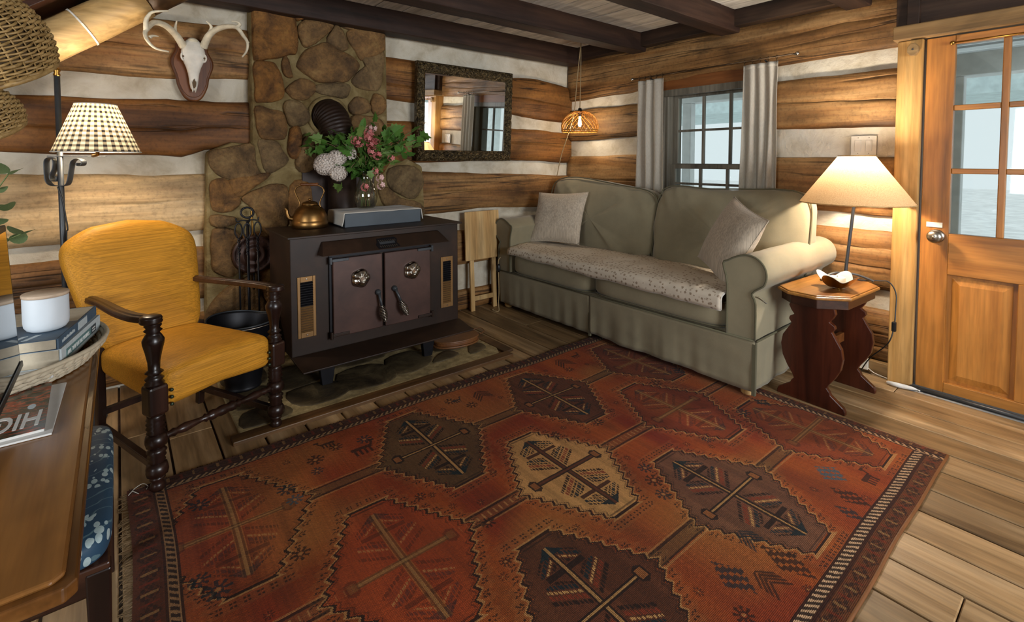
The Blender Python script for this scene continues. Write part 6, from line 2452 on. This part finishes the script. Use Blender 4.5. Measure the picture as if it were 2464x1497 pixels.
MB().surf(36, 40, sk, cu=True).build('skull', 'bone', ds, smooth=True)
plain('socket_dark', '5d4a33', .8)
for s in (-1, 1):
    MB().tube([(s * (.049 + .011 * math.cos(a)), -.098 + .012 * math.cos(a) * -.6, .058 + .021 * math.sin(a)) for a in np.linspace(0, 2 * PI, 20)[:-1]], .005, 8, closed=True).build('eye_rim', 'bone', ds, smooth=True)
    MB().lathe([(0, -.006), (.012, -.004), (.014, 0), (.012, .004), (0, .006)], 16, (s * .052, -.096, .058)).build('eye_socket', 'socket_dark', ds, smooth=True)
    MB().tube([(s * .014, -.1025, .050), (s * .013, -.1025, .066)], .0022, 6).build('suture', 'socket_dark', ds)
    MB().tube([(s * .009, -.089, -.075), (s * .010, -.085, -.11), (s * .006, -.074, -.138)], [.004, .004, .003], 8).build('nasal_bone', 'bone', ds, smooth=True)
MB().add([(0, -.0955, -.062), (.010, -.0945, -.085), (.008, -.090, -.105), (0, -.085, -.118), (-.008, -.090, -.105), (-.010, -.0945, -.085)], [(0, 1, 2, 3, 4, 5)]).build('nasal_opening', 'socket_dark', ds, solid=.002)
MB().lathe([(0, .0), (.03, 0), (.028, .012), (.015, .022), (0, .025)], 16, (0, -.07, .15)).build('crown', 'horn_tip', ds, smooth=True)
O = Vector(ds.location)


def antler(paths, side):
    mb = MB()
    for pts, r0_, r1_ in paths:
        P = catmull([Vector(p) - O for p in pts], 6)
        n_ = len(P)
        mb.tube(P, [1.35 * lerp(r0_, r1_, i / (n_ - 1)) * (1 + .06 * nz(i * .9, r0_ * 99, 2)) for i in range(n_)], 10)
    mb.lathe([(.008, -.008), (.019, -.004), (.019, .004), (.010, .010)], 12, Vector(paths[0][0][0]) - O)
    o = mb.build('antler', 'horn_tip', ds, smooth=True)


antler([([(.312, 3.37, 1.925), (.292, 3.35, 1.955), (.269, 3.33, 1.983), (.222, 3.27, 2.008), (.173, 3.22, 2.004), (.143, 3.18, 1.965), (.129, 3.16, 1.930), (.137, 3.13, 1.887), (.170, 3.13, 1.853), (.226, 3.14, 1.845)], .0165, .003),
        ([(.269, 3.33, 1.983), (.270, 3.31, 2.015), (.277, 3.29, 2.048)], .010, .002),
        ([(.135, 3.165, 1.945), (.134, 3.16, 1.99), (.145, 3.155, 2.02), (.166, 3.15, 2.042), (.231, 3.15, 2.059)], .010, .003),
        ([(.146, 3.13, 1.905), (.160, 3.135, 1.916), (.184, 3.14, 1.918)], .007, .0015)], -1)
antler([([(.408, 3.37, 1.935), (.418, 3.35, 1.965), (.432, 3.32, 1.998), (.462, 3.28, 2.027), (.506, 3.22, 2.039), (.548, 3.17, 2.030), (.576, 3.15, 1.986), (.595, 3.14, 1.948), (.590, 3.14, 1.900), (.568, 3.15, 1.863)], .0165, .003),
        ([(.430, 3.325, 1.995), (.441, 3.30, 2.030), (.436, 3.29, 2.05), (.414, 3.28, 2.067)], .011, .002),
        ([(.548, 3.17, 2.030), (.562, 3.16, 2.048), (.550, 3.155, 2.058), (.519, 3.15, 2.057)], .009, .002),
        ([(.593, 3.14, 1.945), (.602, 3.13, 1.949)], .006, .002)], 1)

# ================================================================== CURTAINS
cr = thing('curtain_rod', 'thin bronze curtain rod with glass ball ends above the window', 'curtain rod', (3.465, 2.0, 1.972))
MB().tube([(0, -.635, .002), (0, .64, -.002)], .006, 10).build('rod', 'bronze', cr, smooth=True)
for y in (-.65, .655):
    MB().lathe([(0, -.02), (.008, -.016), (.006, -.010), (.013, -.004), (.015, .004), (.011, .013), (0, .016)], 14, (0, 0, 0)).map(lambda p: (p.x, y + (p.z if y > 0 else -p.z), p.y)).build('finial', 'chrome', cr, smooth=True)
for y in (-.45, .48):
    MB().tube([(.09, y, -.02), (.03, y, -.02), (.0, y, -.012)], .005, 8).build('bracket', 'black_iron', cr, smooth=True)


def curtain(label, y0, y1, seed, folds, loc):
    t = thing('curtain', label, 'curtain', (3.465, (y0 + y1) / 2, 1.945), 0., 'curtains at the window')
    hw_ = (y1 - y0) / 2
    H_ = 1.06
    mb = MB()

    def fn(u, w):
        y = lerp(-hw_, hw_, u)
        amp = lerp(.012, .022, w) * (.75 + .5 * nz(u * 2.3, 4, seed))
        x = amp * math.sin(u * folds * 2 * PI + 2.2 * nz(u * 2.6, w * .9, seed)) + .010 * nz(u * 4, w * 2, seed)
        y2 = y * (1 + .10 * w * (1 if seed == 1 else .8)) + .012 * nz(u * 5, w * 1.5, seed + 3)
        return (x, y2, -H_ * w)
    mb.surf(110, 30, fn)
    mb.build('fabric', 'linen_curtain', t, smooth=True, solid=.002)
    hm = MB()
    hm.surf(110, 3, lambda u, w: Vector(fn(u, .03 * w)) + Vector((-.0016, 0, 0)))
    hm.build('heading', 'linen_curtain', t, smooth=True, solid=.001)
    nr = 5
    for k_ in range(nr):
        y = lerp(-hw_ * .92, hw_ * .92, k_ / (nr - 1))
        MB().tube([(.011 * math.cos(a), y, .027 + .013 * math.sin(a)) for a in np.linspace(0, 2 * PI, 14)[:-1]], .0016, 5, closed=True).tube([(0, y, .014), (0, y, -.006)], .002, 5).build('ring', 'bronze', t, smooth=True)
    return t


curtain('off-white linen curtain on the corner side of the window', 2.35, 2.595, 1, 3., 0)
curtain('off-white linen curtain on the lamp side of the window', 1.465, 1.70, 2, 3.5, 0)

# ================================================================== FIRESIDE
ft = thing('fire_tool_set', 'black wrought iron fire tool stand with ring handle beside the chimney', 'fire tools', (.60, 3.28, .02))
MB().tube([(0, 0, 0), (0, 0, .90)], .008, 10).build('post', 'black_iron', ft, smooth=True)
MB().tube([(.034 * math.cos(a), .008 * math.sin(a), .945 + .030 * math.sin(a)) for a in np.linspace(0, 2 * PI, 24)[:-1]], .006, 8, closed=True).build('ring_handle', 'black_iron', ft, smooth=True)
MB().lathe([(0, 0), (.075, 0), (.075, .01), (.03, .02), (0, .02)], 24).build('base', 'black_iron', ft, smooth=True)
for s, yy in ((-1, 0), (1, 0), (0, -1)):
    MB().tube(catmull([(0, 0, .895), (s * .03, yy * .03, .90), (s * .055, yy * .05, .895), (s * .062, yy * .058, .915)], 5), .004, 8).build('hook', 'black_iron', ft, smooth=True)
for nm, lb, dx, dy in (('poker', 'black twisted iron poker hanging left on the tool stand', -.05, -.01), ('fire_shovel', 'black twisted iron shovel hanging in front on the tool stand', -.012, -.052), ('hearth_brush', 'black twisted iron hearth brush hanging right on the tool stand', .052, -.01)):
    tt = thing(nm, lb, 'fire tool', (.60 + dx, 3.28 + dy, .02))
    # looped twisted handle
    loop = [(.016 * math.sin(a) * (1.2 if abs(a) < 2 else 1), 0, .885 - .045 + .045 * math.cos(a)) for a in np.linspace(-PI * .86, PI * .86, 22)]
    tw = []
    for s in (-1, 1):
        tw_ = [(s * .006 * math.cos(u * 4 * PI), .006 * s * math.sin(u * 4 * PI), lerp(.800, .70, u)) for u in np.linspace(0, 1, 26)]
        MB().tube(tw_, .0036, 6).build('twist', 'black_iron', tt, smooth=True)
    MB().tube(loop, .0042, 8).build('loop', 'black_iron', tt, smooth=True)
    MB().tube([(0, 0, .71), (0, 0, .20)], .0052, 8).build('shaft', 'black_iron', tt, smooth=True)
    if nm == 'poker':
        MB().tube([(0, 0, .21), (0, 0, .14), (.02, 0, .16)], [.005, .004, .002], 8).build('tip', 'black_iron', tt)
    elif nm == 'fire_shovel':
        MB().box((-.045, -.006, .10), (.045, .002, .22)).build('blade', 'black_iron', tt, bevel=.004)
    else:
        MB().lathe([(.012, .32), (.03, .30), (.034, .20), (0, .19)], 16).build('bristles', 'wicker_dark', tt)
dc = thing('popcorn_pan', 'round dark embossed pan lid with a brass handle hanging on the stones', 'pan', (.640, 3.352, .700))
MB().lathe([(0, -.030), (.030, -.030), (.034, -.024), (.045, -.022), (.055, -.027), (.066, -.027), (.072, -.020), (.098, -.020), (.104, -.024), (.114, -.022), (.118, -.012), (.114, 0), (0, 0)], 48, (0, 0, 0), 'Y', cap=False).build('pan', 'stove_door_metal', dc, smooth=True)
for k_ in range(28):
    a = 2 * PI * k_ / 28
    MB().lathe([(.0028, 0), (.002, -.0015), (0, -.002)], 6, (.090 * math.cos(a), -.020, .090 * math.sin(a)), 'Y').build('rivet', 'black_iron', dc)
MB().tube(catmull([(0, -.01, .115), (-.002, -.012, .18), (-.006, -.012, .25), (-.004, -.012, .268)], 5), .006, 8).build('handle', 'brass', dc, smooth=True)
MB().tube([(0, -.01, -.115), (0, -.01, -.22)], .005, 8).build('lower_shaft', 'black_iron', dc, smooth=True)

bk = thing('coal_bucket', 'dark galvanised coal bucket with wire bail behind the armchair', 'bucket', (.515, 3.02, .02))
SXb, SYb = 1.0, .86


def bkt(off):
    pr = [(.085, .0), (.090, .008), (.086, .02), (.105, .12), (.135, .27), (.160, .345), (.172, .372)]
    def fn(u, w):
        f = w * (len(pr) - 1)
        i = min(int(f + 1e-6), len(pr) - 2)
        r, z = lerp(pr[i][0], pr[i + 1][0], f - i) - off, lerp(pr[i][1], pr[i + 1][1], f - i)
        a = 2 * PI * u
        z += .03 * max(0, math.cos(a - 2.4)) * w ** 3
        return (r * math.cos(a), r * SYb * math.sin(a), z)
    return fn


MB().surf(48, 16, bkt(0), cu=True).build('bucket_body', 'black_iron', bk, smooth=True, solid=.003)
MB().lathe([(0, .006), (.085, .006), (.085, .010), (0, .010)], 32, sy=SYb).build('bottom', 'black_iron', bk)
MB().tube([bkt(0)(u, 1.) for u in np.linspace(0, 1, 49)[:-1]], .0045, 8, closed=True).build('rim', 'iron_grey', bk, smooth=True)
MB().tube(catmull([(.165, 0, .36), (.178, -.06, .375), (.12, -.145, .372), (0, -.17, .368), (-.12, -.145, .372), (-.178, -.06, .378), (-.165, 0, .37)], 6), .0028, 6).build('bail', 'nickel', bk, smooth=True)
for s in (-1, 1):
    MB().lathe([(.014, -.003), (.014, .003), (0, .004)], 12, (s * .166, 0, .35), 'X').build('ear', 'iron_grey', bk)

bl = thing('leather_bellows', 'flat brown leather bellows lying under the right end of the stove lip', 'bellows', (1.82, 2.84, .020), R(-12))
pl = [(-.20, 0), (-.17, .07), (-.08, .105), (.03, .10), (.11, .06), (.135, 0), (.11, -.06), (.03, -.10), (-.08, -.105), (-.17, -.07)]
pl = [(p.x, p.y) for p in catmull([(x, y, 0) for x, y in pl], 4, True)]
MB().prism(pl, 0, .012).build('board', 'bellows_leather', bl, bevel=.004)
MB().prism([(x * .94, y * .94) for x, y in pl], .012, .034).build('pleat', 'leather', bl, bevel=.004)
MB().prism(pl, .034, .046).build('board', 'bellows_leather', bl, bevel=.004)
MB().tube(catmull([(.11, .05, .05), (.17, .04, .06), (.18, -.01, .05), (.13, -.05, .05)], 6), .0028, 6).build('loop', 'leather', bl, smooth=True)
MB().tube([(-.19, 0, .022), (-.27, 0, .02)], [.014, .007], 10).build('nozzle', 'brass', bl, smooth=True)

# folded snack table leaning on the wall
fo = thing('folding_table', 'folded pine tray table leaning on the wall left of the sofa', 'table', (2.43, 3.395, 0), R(0))
lean = Matrix.Rotation(R(-2.5), 3, 'X')


def ln(m_):
    return m_.map(lambda p: lean @ p)


ln(MB().box((-.19, -.02, .435), (.165, -.003, .845))).build('top', 'pine', fo, bevel=.005)
for x in (-.115, .115):
    ln(MB().box((x - .022, -.002, .0), (x + .018, .014, .80))).build('leg', 'pine', fo, bevel=.003)
    ln(MB().box((x - .016, .015, .01), (x + .016, .031, .78))).build('leg', 'pine', fo, bevel=.003)
ln(MB().box((-.10, .0, .085), (.11, .012, .125))).build('cross_bar', 'pine', fo, bevel=.003)
ln(MB().box((-.10, .0, .50), (.11, .012, .53))).build('cross_bar', 'pine', fo, bevel=.003)

# ================================================================== SMALL WALL ITEMS
sw = thing('switch_plate', 'cream double rocker switch plate on the chinking behind the lamp', 'switch', (3.548, .99, 1.368))
MB().box((-.006, -.066, -.060), (.006, .066, .060)).build('plate', 'white_plastic', sw, bevel=.003)
for y in (-.028, .028):
    r_ = MB().box((-.010, y - .017, -.034), (-.006, y + .017, .034)).build('rocker', 'white_plastic', sw, bevel=.002)
    for z_ in (-.048, .048):
        MB().lathe([(.003, -.006), (.002, -.0075), (0, -.008)], 8, (0, y, z_), 'X').build('screw', 'nickel', sw)
ob = thing('phone_jack', 'small cream cable box on the baseboard under the side table', 'jack', (3.484, .955, .020))
MB().box((-.012, -.04, .0), (.014, .04, .065)).build('box', 'white_plastic', ob, bevel=.003)
MB().lathe([(.006, -.012), (.005, -.0145), (0, -.015)], 10, (0, 0, .034), 'X').build('port', 'black_iron', ob)
MB().tube(catmull([(0, -.04, .01), (-.006, -.07, -.006), (-.01, -.11, -.012), (-.02, -.145, -.014)], 5), .003, 6).build('cable', 'white_plastic', ob, smooth=True)
rg = MB().tube(catmull([(3.40, .80, .010), (3.385, .765, .016), (3.395, .73, .013), (3.40, .70, .014), (3.41, .67, .012), (3.405, .655, .010)], 6), [.004 + .009 * math.sin(min(1, .15 + i / 30) * PI) for i in range(31)], 10).build('door_seal_rag', 'white_rag', smooth=True)
tag(rg, 'strip of white rag poking out at the foot of the door post', 'rag')
co = thing('inline_switch_cord', 'beige twisted cord with black inline switch hanging by the far sofa arm', 'cord', (2.50, 3.29, 0))
MB().tube(catmull([(.03, .01, .45), (.0, 0, .43), (-.004, 0, .36), (0, 0, .30), (.004, 0, .16), (-.004, -.004, .06), (-.02, -.03, .008), (-.045, -.02, .006), (-.05, .02, .006), (-.03, .035, .006)], 7), .0042, 8).build('cord', 'rope', co, smooth=True)
MB().lathe([(0, .325), (.010, .33), (.016, .345), (.017, .365), (.015, .385), (.008, .398), (0, .40)], 16).build('switch', 'black_plastic', co, smooth=True)
